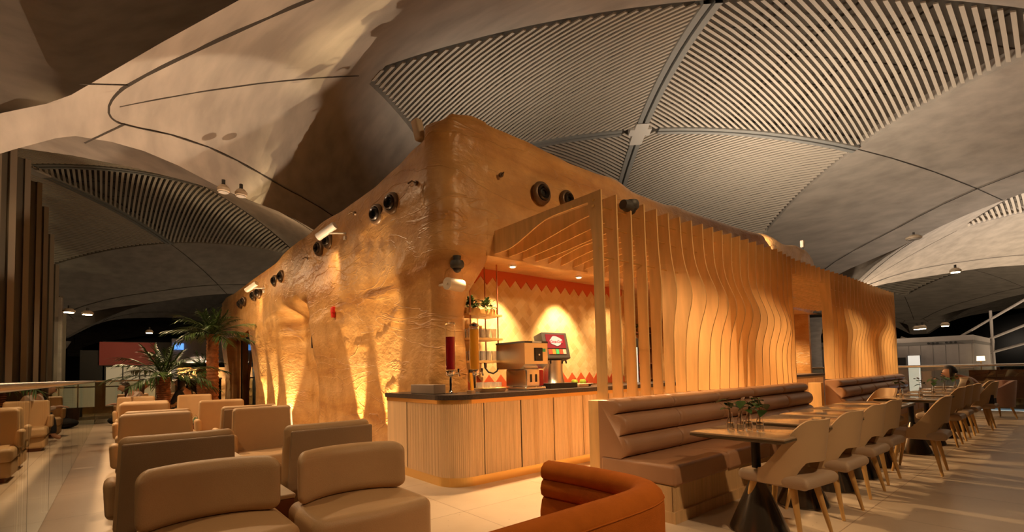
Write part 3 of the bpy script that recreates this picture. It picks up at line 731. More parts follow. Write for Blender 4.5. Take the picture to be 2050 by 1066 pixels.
for (xa, s_, m_) in ((3.58, 'left', 'leaf'), (3.86, 'right', 'leaf_pale')):
    t = thing('potted_greenery', 'leafy green plant in a wooden trough on the top rack shelf, %s one' % s_, 'plant', (xa, 5.14, 2.012), 0, 'plants on the hanging rack')
    MB().rbox((0, 0, .04), (.22, .18, .08), .01).build('trough', 'leg_wood', t)
    b = MB(); bush(b, (0, 0, .10), .13, 90, .065, .045, 1.0); b.build('foliage', 'leaf', t)
    b = MB(); bush(b, (0, -.02, .12), .15, 30, .06, .04, .8); b.build('leaf_tips', m_, t)
def glass_mesh(h=.09, r=.034):
    return MB().lathe([(0, 0), (r*.85, 0), (r, h), (r*.88, h), (r*.72, .012), (0, .012)], (0, 0, 0), 14)
gl0 = None; gi = 0
for (z, sn) in ((1.692, 'middle'), (1.392, 'bottom')):
    for ix in range(5):
        for iy in range(2):
            lab = 'clear tumbler on the %s rack shelf' % sn
            p = (3.53+ix*.095, 5.06+iy*.16, z)
            if gl0 is None:
                gl0 = glass_mesh(.13, .038).build('tumbler', 'tumbler_glass'); tag(gl0, lab, 'glass', 'tumblers on the middle rack shelf'); gl0.location = p
            else:
                c = gl0.copy(); COL.objects.link(c); c.location = p; c['label'] = lab; c['group'] = 'tumblers on the %s rack shelf' % sn
t = thing('serving_tray', 'round wooden tray carrying clear tumblers on the bar', 'tray', (3.50, 4.66, 1.0))
MB().lathe([(0, .018), (.19, .018), (.215, .05), (.225, .05), (.20, .0), (0, 0)], (0, 0, 0), 32).build('tray_base', 'board', t)
MB().lathe([(.222, .046), (.228, .05), (.222, .054), (.216, .05)], (0, 0, 0), 32).build('tray_rim', 'brass', t)
for k in range(9):
    a = k*2*PI/8 if k < 8 else 0; rr = .13 if k < 8 else 0
    c = gl0.copy(); COL.objects.link(c); c.location = (3.50+rr*math.cos(a), 4.66+rr*math.sin(a), 1.02); c.scale = (.95, .95, .75); c['label'] = 'short clear tumbler on the round wooden tray'; c['group'] = 'tumblers on the round tray'
t = thing('table_card', 'small card stand with an orange drink picture on the bar', 'sign', (3.14, 4.50, 1.0), .5)
MB().box(-.05, .05, -.02, .04, 0, .035).build('card_base', 'board', t, smooth=False)
b = MB(); b.add([(-.03, -.01, .03), (.04, -.01, .03), (.0, -.01, .24), (-.06, -.01, .24), (-.03, .0, .03), (.04, .0, .03), (.0, .0, .24), (-.06, .0, .24)], [(0, 1, 2, 3), (7, 6, 5, 4), (0, 4, 5, 1), (1, 5, 6, 2), (2, 6, 7, 3), (3, 7, 4, 0)]); b.build('card', 'juice_orange', t, smooth=False)
MB().box(-.065, .0, -.013, .003, .24, .275).build('card_top', 'black', t, smooth=False)
o = MB().add([(3.38, 4.48, 1.14), (3.43, 4.48, 1.09), (3.48, 4.47, 1.16), (3.43, 4.47, 1.21)], [(0, 1, 2, 3)]).build('hanging_tag', 'napkin', smooth=False)
bpy.data.objects.remove(o)
# juice machine
t = thing('juice_machine', 'stainless steel juice machine with overhanging head on the bar', 'drinks machine', (4.13, 4.76, 1.0))
def wedge(b, x0, x1, y0, y1, z0, z1, cut):
    vs = [(x0, y0+cut, z0), (x1, y0+cut, z0), (x1, y1, z0), (x0, y1, z0), (x0, y0, z0+cut*.6), (x1, y0, z0+cut*.6), (x0, y0, z1), (x1, y0, z1), (x1, y1, z1), (x0, y1, z1)]
    b.add(vs, [(3, 2, 1, 0), (0, 1, 5, 4), (4, 5, 7, 6), (6, 7, 8, 9), (0, 4, 6, 9, 3), (1, 2, 8, 7, 5), (2, 3, 9, 8)])
b = MB(); wedge(b, -.20, .20, -.30, .28, .27, .60, .10); b.build('head', 'steel', t, smooth=False)
MB().box(-.205, .205, -.305, .285, .60, .625).build('lid', 'darkgrey', t, smooth=False)
MB().box(-.03, .10, -.312, -.30, .37, .54).build('display', 'black', t, smooth=False); MB().cyl((.035, -.313, .45), (.035, -.32, .45), .012, .012, 12).build('dial', 'white', t)
MB().box(.11, .16, -.306, -.301, .49, .53).build('sticker', 'btn_green', t, smooth=False)
MB().box(-.07, .09, -.3075, -.3055, .606, .620).build('badge', 'white', t, smooth=False)
b = MB(); b.rbox((-.0, -.02, .155), (.24, .42, .23), .02); b.build('body', 'steel', t)
for x in (-.04, .05): MB().box(x-.014, x+.014, -.236, -.228, .10, .20).build('tap', 'black', t, smooth=False)
MB().rbox((.0, -.1, .02), (.36, .36, .04), .015).build('drip_tray', 'steel', t)
MB().rbox((.175, -.05, .15), (.09, .30, .21), .02).build('juice_bowl', 'juice_red', t)
# soda fountain
t = thing('soda_fountain', 'black-headed soda fountain with screen and five drink buttons', 'drinks machine', (4.66, 4.72, 1.0), -.12)
MB().box(-.23, .23, -.26, .16, 0, .07).build('drip_base', 'black', t, smooth=False)
MB().lathe([(.19, .07), (.17, .12), (.16, .25), (.165, .38)], (0, 0, 0), 28).xf(Matrix.Diagonal((1, .8, 1, 1))).build('steel_column', 'steel', t)
tilt = Matrix.Translation((0, -.06, .38)) @ Matrix.Rotation(math.radians(-14), 4, 'X')
MB().rbox((0, 0, .19), (.44, .20, .38), .015).xf(tilt).build('head', 'darkgrey', t)
sc_ = MB().box(-.165, .165, -.106, -.099, .15, .345).xf(tilt).build('screen', 'soda_screen', t, smooth=False)
b = MB(); n = 28; vs = [(0, -.109, 0)]
for k in range(n):
    a = 2*PI*k/n; rr = 1+.07*math.sin(4*a+.6)+.03*math.sin(7*a); vs.append((.0+.105*rr*math.cos(a), -.109, .25+.068*rr*math.sin(a)))
vs[0] = (0, -.109, .25); b.add(vs, [(0, 1+k, 1+(k+1) % n) for k in range(n)]); b.xf(tilt).build('cloud_graphic', 'soda_patch', sc_, smooth=False)
tx = bpy.data.curves.new('brand_text', 'FONT'); tx.body = 'Coca-Cola'; tx.size = .052; tx.align_x = 'CENTER'; tx.extrude = .0006; tx.shear = .35; tx.offset = .0008
to_ = bpy.data.objects.new('brand_text', tx); COL.objects.link(to_); bpy.context.view_layer.update(); tm = bpy.data.meshes.new_from_object(to_); bpy.data.objects.remove(to_); tm.materials.clear(); tm.materials.append(MT['soda_text']); to = bpy.data.objects.new('brand_text', tm); COL.objects.link(to); to.parent = sc_
to.matrix_local = tilt @ Matrix.Translation((0, -.1105, .225)) @ Matrix.Rotation(PI/2, 4, 'X')
for k, c in enumerate(('btn_red', 'btn_orange', 'btn_green', 'btn_red', 'btn_tan')):
    MB().box(-.15+k*.062, -.098+k*.062, -.106, -.099, .065, .13).xf(tilt).build('drink_button', c, t, smooth=False)
for k in range(6):
    MB().cyl((-.17+k*.068, -.10, .375), (-.17+k*.068, -.11, .335), .014, .010, 10).build('valve', 'black', t)
# fruit
t = thing('cutting_board', 'small wooden board block beside the soda fountain on the bar', 'board', (4.98, 4.50, 1.0))
MB().rbox((0, 0, .025), (.2, .16, .05), .008).build('board_block', 'board', t)
t = thing('fruit_tray', 'shallow grey tray of fruit on the bar past the soda fountain', 'tray', (5.20, 4.78, 1.0))
MB().lathe([(0, .015), (.20, .015), (.25, .04), (.26, .04), (.21, 0), (0, 0)], (0, 0, 0), 28).build('tray_dish', 'upstand', t)
fr = None
for (dx, dy, c, lab) in ((-.13, -.06, 'apple_green', 'small pale green apple at the left of the fruit tray'), (-.03, .02, 'apple_red', 'red apple between the two green apples on the fruit tray'), (.06, -.05, 'apple_green', 'bright green apple in the middle of the fruit tray'), (.15, .0, 'apple_red', 'dark red apple at the right of the fruit tray')):
    f_ = thing('apple', lab, 'fruit', (5.20+dx, 4.74+dy, 1.017), 0, 'apples on the bar')
    MB().lathe([(.0, .012), (.03, .0), (.05, .035), (.05, .06), (.035, .085), (.012, .085), (0, .075)], (0, 0, 0), 16).build('flesh', c, f_); MB().cyl((0, 0, .076), (.004, 0, .105), .003, .003, 6).build('stem', 'stem', f_)
# things glimpsed between the slats
t = thing('fridge', 'dark upright fridge glimpsed between the slats behind the bar', 'fridge', (8.3, 6.5, 0))
MB().rbox((0, 0, .95), (.9, .7, 1.9), .02).build('cabinet', 'black', t); MB().box(-.38, .0, -.36, -.352, .9, 1.7).build('door_pane', 'grey_panel', t, smooth=False); MB().box(.03, .38, -.36, -.352, .9, 1.7).build('notice_panel', 'screen_white', t, smooth=False)
t = thing('bottle_shelf', 'dark shelf unit of bottles glimpsed between the slats', 'shelf', (9.2, 6.5, 0))
for z in (1.0, 1.35, 1.7, 2.05): MB().box(-.4, .4, -.15, .15, z-.015, z+.015).build('shelf_board', 'wood_brown', t, smooth=False)
MB().box(-.42, -.4, -.15, .15, 0, 2.2).box(.4, .42, -.15, .15, 0, 2.2).build('side_panel', 'wood_brown', t, smooth=False)
bt = None
for z, sn in ((1.016, 'lowest'), (1.366, 'second'), (1.716, 'third')):
    for k in range(5):
        c = ('btn_red', 'leaf', 'juice_red', 'white', 'leg_wood')[(k+int(z*10)) % 5]
        o = MB().lathe([(0, 0), (.04, 0), (.042, .15), (.015, .2), (.015, .26), (0, .26)], (0, 0, 0), 12).build('bottle', c); o.location = (8.92+k*.14, 6.45, z)
        tag(o, 'bottle on the %s board of the shelf behind the slat screen' % sn, 'bottle', 'bottles on the %s board behind the screen' % sn)
for k, x in enumerate((9.15, 9.35)):
    t = thing('potted_greenery', 'bright green plant on top of the bottle shelf behind the slats', 'plant', (x-.1, 6.5, 2.066), 0, 'plants on top of the bottle shelf')
    MB().lathe([(0, 0), (.06, 0), (.07, .1), (0, .1)], (0, 0, 0), 12).build('pot', 'leg_wood', t); b = MB(); bush(b, (0, 0, .12), .09, 40, .06, .04); b.build('foliage', 'leaf_pale', t)
# buffet seen through the gap between screens
t = thing('heat_lamp', 'white cone heat lamp on a thin pole over the far bar buffet', 'lamp', (10.6, 4.8, 1.0))
MB().lathe([(0, .44), (.02, .44), (.16, .34), (.155, .335), (0, .42)], (0, 0, 0), 24).build('lamp_shade', 'white', t); MB().cyl((.13, .1, 0), (.13, .1, .40), .008, .008, 8).build('pole', 'chrome', t)
t = thing('bread_basket', 'pale round basket on the far bar buffet', 'basket', (11.05, 4.72, 1.0))
MB().lathe([(0, .0), (.14, 0), (.16, .13), (.15, .13), (.13, .02), (0, .02)], (0, 0, 0), 24).build('basket_wall', 'offwhite', t); MB().sph((0, 0, .09), .12, 16, 8, (1, 1, .5)).build('bread', 'board', t)
t = thing('food_tray', 'shallow buffet tray with red and white food', 'tray', (10.7, 4.52, 1.0))
MB().box(-.3, .3, -.12, .12, 0, .03).build('tray_dish', 'steel', t, smooth=False); b = MB()
for k in range(26): b.sph((random.uniform(-.27, .27), random.uniform(-.1, .1), .04), .022, 8, 6)
b.build('white_food', 'white', t)['kind'] = 'stuff'
b = MB()
for k in range(8): b.sph((-.22+random.uniform(-.05, .05), random.uniform(.0, .08), .07), .03, 8, 6)
b.build('red_food', 'alarm', t)
dome((10.9, 4.95, 2.52), 'small dome camera under the soffit seen between the two screens')
t = thing('round_speaker', 'small round beige speaker hanging in the gap between the two screens', 'speaker', (10.8, 4.85, 2.13)); MB().rbox((0, 0, 0), (.22, .14, .15), .06).build('speaker_body', 'offwhite', t); MB().cyl((0, 0, .07), (0, 0, .5), .01, .01, 8).build('hanger', 'offwhite', t)

# ------------------------------------------------------------------ slat screens
PT = .2365; X00 = 3.60
def gs(x, c, s_): return math.exp(-((x-c)/s_)**2)
def yf(z, i):
    a = sstep(2.5, 8, i)
    if i < 28: zc1 = 2.22-.022*i; d = a*(.125*gs(z, zc1, .30)+.02*math.sin(z*3+i*.3))*(1-sstep(17, 20.5, i))
    else:
        k = i-28; d = .11*sstep(1, 6, k)*gs(z, 1.7+.045*k, .28)+.10*sstep(8, 12, k)*gs(z, 2.28-.03*(k-8), .22)+.012*math.sin(z*4+k*.35)
        d *= .8*(1-sstep(17, 20.5, k))
    return 2.90-d-.05*sstep(4.5, 9, i)*(1-sstep(17, 20, i))
def yb(z, i): return 3.02+.05*sstep(2.4, 3.0, z)+.05*sstep(5, 9, i)
def zlow(y, i):
    t = (4.6-y)/1.6
    if i < 4: return 2.712+(.205-.03*i)*sstep((.12, .04, .0, .0)[i], (.66, .95, 1.05, 1.0)[i], t)
    return 2.712+(.10+.02*math.sin(i*.7))*math.sin(PI*max(0, min(1, t*1.02)))**1.2+.03*t
def board(b, A, B, x, th=.018):
    n = len(A); vs = []
    for (p, q) in zip(A, B):
        vs += [(x-th/2, *p), (x-th/2, *q), (x+th/2, *q), (x+th/2, *p)]
    fs = [(k*4+t, k*4+(t+1) % 4, k*4+4+(t+1) % 4, k*4+4+t) for k in range(n-1) for t in range(4)]
    fs += [(0, 1, 2, 3), tuple(range(n*4-4, n*4))]; b.add(vs, fs)
def slat(i, parent, vertical=True):
    x = X00+i*PT; b = MB(); zb = .96; nz_ = 40
    if vertical:
        zs = [zb+(3.0-zb)*k/nz_ for k in range(nz_+1)]
        board(b, [(yf(z, i), z) for z in zs], [(yb(z, i), z) for z in zs], x)
    ys = [(yb(3.0, i) if vertical else 2.92)+.0005+(4.62-(yb(3.0, i) if vertical else 2.92))*k/26 for k in range(27)]
    board(b, [(y, zlow(y, i)) for y in ys], [(y, 3.0) for y in ys], x)
    b.build('slat' if vertical else 'canopy_fin', 'slat_wood', parent, smooth=False)
s1 = thing('slat_screen', 'nearer wavy oak slat screen with canopy arms reaching to the rock', 'screen')
for i in range(21): slat(i, s1)
for i in range(21, 28): slat(i, s1, False)
s2 = thing('slat_screen', 'farther wavy oak slat screen standing behind the second banquette', 'screen')
for i in range(28, 49): slat(i, s2)
for (y, z) in ((2.96, 2.86), (2.96, 2.66), (2.95, 2.35)):
    MB().cyl((3.60, y, z), (8.58, y, z), .007, .007, 8).build('connector_rod', 'brass', s1)
    MB().cyl((10.22, y, z), (14.95, y, z), .007, .007, 8).build('connector_rod', 'brass', s2)
for z, y in ((2.92, 2.99), (2.86, 2.99), (2.42, 2.93)):
    MB().cyl((3.588, y, z), (3.58, y, z), .013, .013, 10).build('bolt', 'brass', s1)
MB().cyl((3.588, 3.28, 2.93), (3.58, 3.28, 2.93), .018, .018, 10).build('bolt', 'brass', s1)
o = MB().rbox((3.545, 2.96, .475), (.13, .17, .95), .006).build('end_post', 'slat_wood'); tag(o, 'square oak end post between bar and nearer banquette', 'post')
o = MB().rbox((9.42, 2.98, .46), (.12, .2, .92), .006).build('end_post', 'slat_wood'); tag(o, 'square oak end post beside the farther banquette', 'post')

# ------------------------------------------------------------------ banquettes
def roll_profile(f):   # (y,z) loop around the back cushion; f pinches the bulges near seams
    P = []
    def arc(cy, cz, ry, rz, a0, a1, n):
        for k in range(n+1):
            a = math.radians(lerp(a0, a1, k/n)); P.append((cy+ry*f*math.cos(a), cz+rz*math.sin(a)))
    P.append((2.86, .46))
    arc(2.635, .556, -.095, .096, -90, 85, 10)      # lowest roll, bulging to -Y
    arc(2.65, .747, -.095, .094, -85, 85, 10)
    arc(2.71, .905, -.095, .064, -85, 100, 10)
    P.append((2.86, .965))
    return P
def banquette(name, x0, nseg, sl, lab):
    t = thing(name, lab, 'bench'); L_ = nseg*sl
    for k in range(nseg):
        a = x0+k*sl; n = 15
        US = [0, .006, .015, .03, .05, .08, .2, .5, .8, .92, .95, .97, .985, .994, 1]
        def fn(i, j):
            u = US[i]; e = min(u, 1-u)*sl; f = .55+.45*math.sqrt(1-(1-e/.06)**2) if e < .06 else 1
            p = roll_profile(f)[j]; return (a+.002+u*(sl-.004), p[0], p[1]-(1-f)*.02)
        b = MB(); m = len(roll_profile(1)); b.grid(lambda i, j: fn([0, .12, .3, .6, 1.2, 2, 4, 6, 8, 10, 12, 12.8, 13.4, 13.7, 14][i]/1, j) if False else fn(i, j), n, m, cv=True)
        b.add([fn(0, j) for j in range(m)], [tuple(range(m))]); b.add([fn(n-1, j) for j in range(m)], [tuple(range(m))])
        b.build('back_cushion', 'leather_brown', t, angle=55)
        MB().rbox((a+sl/2, 2.48, .375), (sl-.004, .76, .17), .035, 4).build('seat_cushion', 'leather_brown', t)
    b = MB(); n = int(L_/.0105)
    b.grid(lambda i, j: (x0+.01+(L_-.02)*i/n, 2.135-.004*abs(math.sin(i*.5*PI/1.0+.4)), (.09, .29)[j]), n+1, 2)
    b.build('fluted_front', 'bench_wood', t, smooth=False)
    MB().box(x0+.006, x0+L_-.006, 2.14, 2.88, .09, .29).build('base_box', 'bench_wood', t, smooth=False)
    MB().box(x0, x0+L_, 2.11, 2.88, 0, .09).build('plinth', 'bench_wood', t, smooth=False)
    MB().box(x0+.01, x0+L_-.01, 2.80, 2.87, .29, .955).build('back_board', 'leather_brown', t, smooth=False)
banquette('banquette', 3.50-.09, 5, .915, 'nearer long brown leather banquette with rolled back on an oak base')
banquette('banquette', 9.50, 5, .93, 'farther brown leather banquette before the second slat screen')

# ------------------------------------------------------------------ dining tables
def table(label, round_=False):
    t = thing('dining_table', label, 'table', (0, 0, 0), 0, 'tables along the banquettes')
    MB().rbox((0, 0, .742), (.70, .68, .016), .006, 2).build('tabletop', 'table_top', t)
    b = MB(); wedge_ = [(.35, .34, .734), (.35, .34, .722), (.30, .29, .705)]
    vs = []
    for (hx, hy, z) in wedge_: vs += [(-hx, -hy, z), (hx, -hy, z), (hx, hy, z), (-hx, hy, z)]
    b.add(vs, [(k*4+i, k*4+(i+1) % 4, k*4+4+(i+1) % 4, k*4+4+i) for k in range(2) for i in range(4)]+[(0, 1, 2, 3), (11, 10, 9, 8)]); b.build('edge_band', 'table_edge', t, smooth=False)
    MB().lathe([(0, .705), (.09, .705), (.09, .70), (.032, .69), (.032, .40), (.034, .38)], (0, 0, 0), 20).build('column', 'black', t)
    MB().lathe([(.034, .42), (.05, .38), (.20, .03), (.205, .012), (.20, 0), (0, 0)], (0, 0, 0), 40).build('cone_base', 'bronze', t, angle=30)
    return t
t0 = table('nearest square glossy table, with four small vases on it')
t0.location = (3.76, 1.62, 0)
for (x, lab) in ((4.72, 'second square glossy table from the camera along the near banquette'), (5.52, 'third square glossy table along the near banquette'), (6.30, 'fourth square glossy table along the near banquette'), (7.12, 'fifth square glossy table, behind the last near chair')):
    dup(t0, (x, 1.64, 0), 0, lab)
for (x, lab) in ((8.42, 'first table of the far row, one vase at its left side'), (9.45, 'second table of the far row with a vase'), (10.45, 'third table of the far row with a vase'), (11.5, 'fourth table of the far row, beside the seated man'), (12.6, 'last table of the far row near the mauve armchair')):
    dup(t0, (x, 1.52, 0), 0, lab)

# vases
def vase(label, loc, seed, group, tall=1.):
    random.seed(seed); t = thing('bud_vase', label, 'vase', loc, random.uniform(0, 6), group)
    MB().lathe([(0, 0), (.026, 0), (.027, .008), (.025, .06), (.014, .12), (.015, .135), (.013, .135), (.0125, .12), (.023, .06), (.024, .012), (0, .012)], (0, 0, 0), 20).build('glass_body', 'glass', t)
    MB().lathe([(0, .013), (.0225, .013), (.0225, .05), (0, .05)], (0, 0, 0), 16).build('water', 'water', t)
    b = MB(); l_ = MB(); pk = MB()
    for k in range(2):
        a = random.uniform(0, 6.3); tip = Vector((.03*math.cos(a), .03*math.sin(a), .20*tall+.03*k)); b.tube([(0, 0, .02), (.004*math.cos(a), .004*math.sin(a), .12), tip], .0022, 5)
        for q in range(3):
            a2 = a+random.uniform(-1.5, 1.5)+q*2.1; d = Vector((math.cos(a2), math.sin(a2), random.uniform(-.3, .5)))
            leafmesh(l_, tip-Vector((0, 0, .022*q)), d, .085, .07, droop=.35)
        leafmesh(pk, tip, Vector((math.cos(a+2), math.sin(a+2), 1.)), .045, .03, droop=.1)
    so_ = b.build('stems', 'stem', t); l_.build('leaves', 'leaf', so_); pk.build('young_leaf', MT['pink_leaf'], so_)
for k, (x, y, lab) in enumerate(((3.71, 1.78, 'leftmost small vase with dark leaves on the nearest table'), (3.68, 1.69, 'second small vase from the left on the nearest table'), (3.80, 1.68, 'third small vase from the left on the nearest table'), (3.76, 1.58, 'rightmost small vase on the nearest table'))):
    vase(lab, (x, y, .751), 20+k, 'vases on the nearest table')
for k, (x, y, lab) in enumerate(((8.36, 1.60, 'leftmost vase of the far table row'), (8.62, 1.44, 'second vase from the left of the far table row'), (9.45, 1.43, 'third vase from the left of the far table row'), (10.2, 1.41, 'fourth vase from the left of the far table row'), (11.25, 1.41, 'vase nearest the seated man'))):
    vase(lab, (x, y, .751), 40+k, 'vases on the far table row', 1.1)

# ------------------------------------------------------------------ dining chairs
def dining_chair(label, loc, rz):
    t = thing('dining_chair', label, 'chair', loc, rz, 'beige dining chairs')
    MB().rbox((0, .03, .425), (.47, .46, .09), .042, 4, warp=lambda x, y, z: (x*(1-.10*sstep(0, .23, y)+.0), y-.06*(abs(x)/.23)**2*(1 if y < 0 else -.3), z)).build('seat', 'seat_beige', t)
    n, m = 41, 12
    def sh(i, j, off):
        ph = lerp(-112, 112, i/(n-1)); a = math.radians(ph); A = abs(ph); v = j/(m-1)
        top = lerp(.86, .50, sstep(30, 112, A)**1.15); bot = lerp(.565, .40, sstep(30, 62, A)) if A < 62 else .40
        bot = min(bot, top-.03)
        z = lerp(bot, top, v); k = 1+.03*(z-.4)/.45
        rx = .245*k+off; ry = .235*k+off
        lean = -.06*(z-.4)/.45
        return (rx*math.sin(a), .02-ry*math.cos(a)+lean, z)
    b = MB(); b.grid(lambda i, j: sh(i, j, .0), n, m); b.grid(lambda i, j: sh(i, j, -.026), n, m)
    rim = [(i, m-1) for i in range(n)]+[(n-1, j) for j in range(m-2, -1, -1)]+[(i, 0) for i in range(n-2, -1, -1)]+[(0, j) for j in range(1, m-1)]
    b.grid(lambda k, q: sh(*rim[k], 0. if q == 0 else -.026), len(rim), 2, cu=True)
    b.build('backrest', 'leather_beige', t, angle=60)
    for (sx_, sy_) in ((-1, -1), (1, -1), (-1, 1), (1, 1)):
        MB().cyl((sx_*.155, .03+sy_*.14, .40), (sx_*.215, .03+sy_*.215, 0), .026, .012, 14).build('leg', 'leg_wood', t)
    return t
ch0 = dining_chair('nearest beige dining chair, beside the table with four vases', (3.84, 1.43, 0), -.12)
for (x, y, rz, lab) in ((4.66, 1.43, -.05, 'second beige dining chair of the near row'), (5.52, 1.46, -.03, 'third beige dining chair of the near row'), (6.25, 1.48, -.03, 'fourth beige dining chair, last of the near row'),
                        (7.08, 1.20, .04, 'beige dining chair pulled out sideways, first of the far row'),
                        (9.50, 1.36, 0, 'second beige dining chair of the far row'), (10.3, 1.36, 0, 'third beige dining chair of the far row'), (11.12, 1.35, 0, 'fourth beige dining chair of the far row, just before the man'), (12.1, 1.22, 0, 'beige dining chair the man in white sits on'), (12.95, 1.34, 0, 'last beige dining chair, next to the mauve armchair')):
    dup(ch0, (x, y, 0), rz, lab)
o = dup(ch0, (8.75, 2.0, 0), .9, 'beige dining chair half hidden under the first far table')

# mauve tub chair
def tub(name, label, loc, rz, m, sc=1.):
    t = thing(name, label, 'armchair', loc, rz)
    n, k_ = 33, 9
    def sh(i, j, off):
        ph = lerp(-125, 125, i/(n-1)); a = math.radians(ph); A = abs(ph); v = j/(k_-1)
        z = lerp(.24, lerp(.80, .60, sstep(50, 125, A)), v); r = .34+.05*v+off
        return (r*math.sin(a), -r*math.cos(a), z)
    b = MB(); b.grid(lambda i, j: sh(i, j, 0), n, k_); b.grid(lambda i, j: sh(i, j, -.07), n, k_)
    rim = [(i, k_-1) for i in range(n)]+[(n-1, j) for j in range(k_-2, -1, -1)]+[(i, 0) for i in range(n-2, -1, -1)]+[(0, j) for j in range(1, k_-1)]
    b.grid(lambda k, q: sh(*rim[k], 0. if q == 0 else -.07), len(rim), 2, cu=True); b.build('shell', m, t, angle=60)
    MB().rbox((0, .04, .34), (.54, .56, .17), .06, 4).build('seat', m, t)
    for (sx_, sy_) in ((-1, -1), (1, -1), (-1, 1), (1, 1)): MB().cyl((sx_*.2, sy_*.2, .28), (sx_*.27, sy_*.26, 0), .026, .013, 12).build('leg', 'leg_wood', t)
    return t
tub('tub_armchair', 'mauve tub armchair with wooden legs at the far right end', (14.6, 1.25, 0), .55, 'mauve')

# ------------------------------------------------------------------ orange curved sofa
def offset_path():
    P = [(1.60, 1.98), (1.80, 1.97), (1.90, 1.90), (1.95, 1.74), (1.955, 1.5), (1.93, 1.33), (1.86, 1.2), (1.74, 1.12), (1.5, 1.08), (1.2, 1.05), (.85, 1.05), (.5, 1.05)]
    return P
so = thing('curved_sofa', 'burnt orange curved sofa with horizontal channels in the foreground', 'sofa')
def smoothpath(P, it=3):
    for _ in range(it):
        Q = [P[0]]
        for a, b in zip(P, P[1:]): Q += [(a[0]*.75+b[0]*.25, a[1]*.75+b[1]*.25), (a[0]*.25+b[0]*.75, a[1]*.25+b[1]*.75)]
        Q.append(P[-1]); P = Q
    return P
SP = smoothpath([(1.89, 1.90), (1.91, 1.75), (1.92, 1.55), (1.91, 1.34), (1.83, 1.17), (1.66, 1.10), (1.3, 1.10), (.85, 1.10), (.35, 1.10)], 3)
def sofa_sec(f=1.):  # (inward offset, z)
    o_ = [(0, .02), (0, .40), (-.002, .66), (.0, .70), (.006, .722), (.03, .745), (.07, .755), (.11, .748), (.135, .725), (.14, .70), (.135, .675), (.12, .662), (.135, .65), (.145, .62), (.14, .585), (.12, .57), (.135, .555), (.15, .50), (.15, .42), (.15, .40), (.15, .02)]
    return o_
sec = sofa_sec()
def sfn(i, j):
    x, y = SP[i]; a = SP[max(0, i-1)]; b = SP[min(len(SP)-1, i+1)]; tx, ty = b[0]-a[0], b[1]-a[1]; L_ = math.hypot(tx, ty); nx, ny = ty/L_, -tx/L_
    o_, z = sec[j]
    # inward normal points to the sofa's inside (towards smaller x / larger y)
    return (x+nx*o_, y+ny*o_, z)
b = MB(); b.grid(sfn, len(SP), len(sec)); b.add([sfn(0, j) for j in range(len(sec))], [tuple(range(len(sec)))]); b.add([sfn(len(SP)-1, j) for j in range(len(sec))], [tuple(range(len(sec)))])
b.build('backrest', 'orange', so, angle=70)
MB().rbox((1.05, 1.52, .30), (1.35, .52, .22), .05, 4).build('seat', 'orange', so)
MB().box(.45, 1.7, 1.3, 1.75, 0, .2).build('plinth', 'wood_brown', so, smooth=False)
sm = MB(); sm.tube([(sfn(i, 3)[0], sfn(i, 3)[1]-.001, .70) for i in range(0, len(SP), 2)], .0035, 5); sm.build('top_piping', 'orange', so)

# ------------------------------------------------------------------ armchairs on the left
def armchair(label, loc, rz, grp='tan leather armchairs with boxed backs', m='leather_tan', w_=.66):
    """open side faces local -Y; back at +Y"""
    t = thing('armchair', label, 'armchair', loc, rz, grp)
    def wf(x, y, z): return (x*(1-.07*(z+.28)/.56), y+.05*(z+.28)/.56-.05*(x/.33)**2*0+(-.045*(abs(x)/.33)**3), z)
    MB().rbox((0, .02, .60), (w_, .11, .60), .045, 4, warp=wf, mid=6).build('backrest', [m], t)
    MB().rbox((0, .085, .555), (w_-.03, .03, .62), .012, 2, warp=lambda x, y, z: (x*(1-.07*(z+.28)/.56), y+.05*(z+.28)/.56, z), mid=2).build('back_panel', 'leather_tan_shade', t)
    MB().rbox((0, -.27, .345), (w_-.02, .60, .17), .05, 4, mid=3, warp=lambda x, y, z: (x*(1+.04*(-y)), y-.04*(1-(x/.33)**2)*(1 if y < 0 else 0), z)).build('seat', m, t)
    MB().rbox((0, -.24, .165), (w_-.06, .56, .21), .035, 3).build('base', m, t)
    MB().box(-w_/2+.09, w_/2-.09, -.46, .0, 0, .065).build('plinth', 'wood_brown', t, smooth=False)
    for s_ in (-1, 1):
        MB().rbox((s_*(w_/2+.0), -.11, .51), (.085, .22, .24), .042, 4, mid=2, warp=lambda x, y, z: (x+s_*.02*z*3, y-.10*(z+.1), z)).build('armrest', m, t)
    return t
def pad_chair(label, loc, w_=.66):
    t = thing('pad_chair', label, 'armchair', loc, 0, 'low curved-back tan chairs in the foreground')
    MB().rbox((0, 0, .635), (w_, .13, .31), .062, 5, mid=8, warp=lambda x, y, z: (x, y-.16*(abs(x)/.33)**2.4+.03*z, z)).build('back_pad', 'leather_tan', t)
    MB().rbox((0, -.26, .30), (w_+.04, .60, .36), .06, 5, mid=8, warp=lambda x, y, z: (x, y*(1-.12*(abs(x)/.35)**2)-.0, z)).build('seat', 'leather_tan', t)
    MB().box(-.25, .25, -.45, .0, 0, .12).build('plinth', 'wood_brown', t, smooth=False)
    MB().box(-.08, .08, -.01, .05, .3, .6).build('back_support', 'leather_tan_shade', t, smooth=False)
    return t
pad_chair('low curved-back tan chair in the left foreground', (.40, 3.16, 0))
pad_chair('low curved-back tan chair right of the other one in the foreground', (1.16, 3.14, 0), .68)
A0 = armchair('tall-backed tan armchair seen from behind, directly beyond the left low chair', (.315, 3.80, 0), PI)
def AC(x, y, rz, lab): return dup(A0, (x, y, 0), rz, lab)
AC(1.22, 3.66, PI, 'tall-backed tan armchair seen from behind, beyond the right low chair')
AC(.32, 6.18, 0, 'tan armchair facing the camera in the left column, second row')
AC(1.30, 6.08, 0, 'tan armchair facing the camera against the glowing rock wall, showing its left arm')
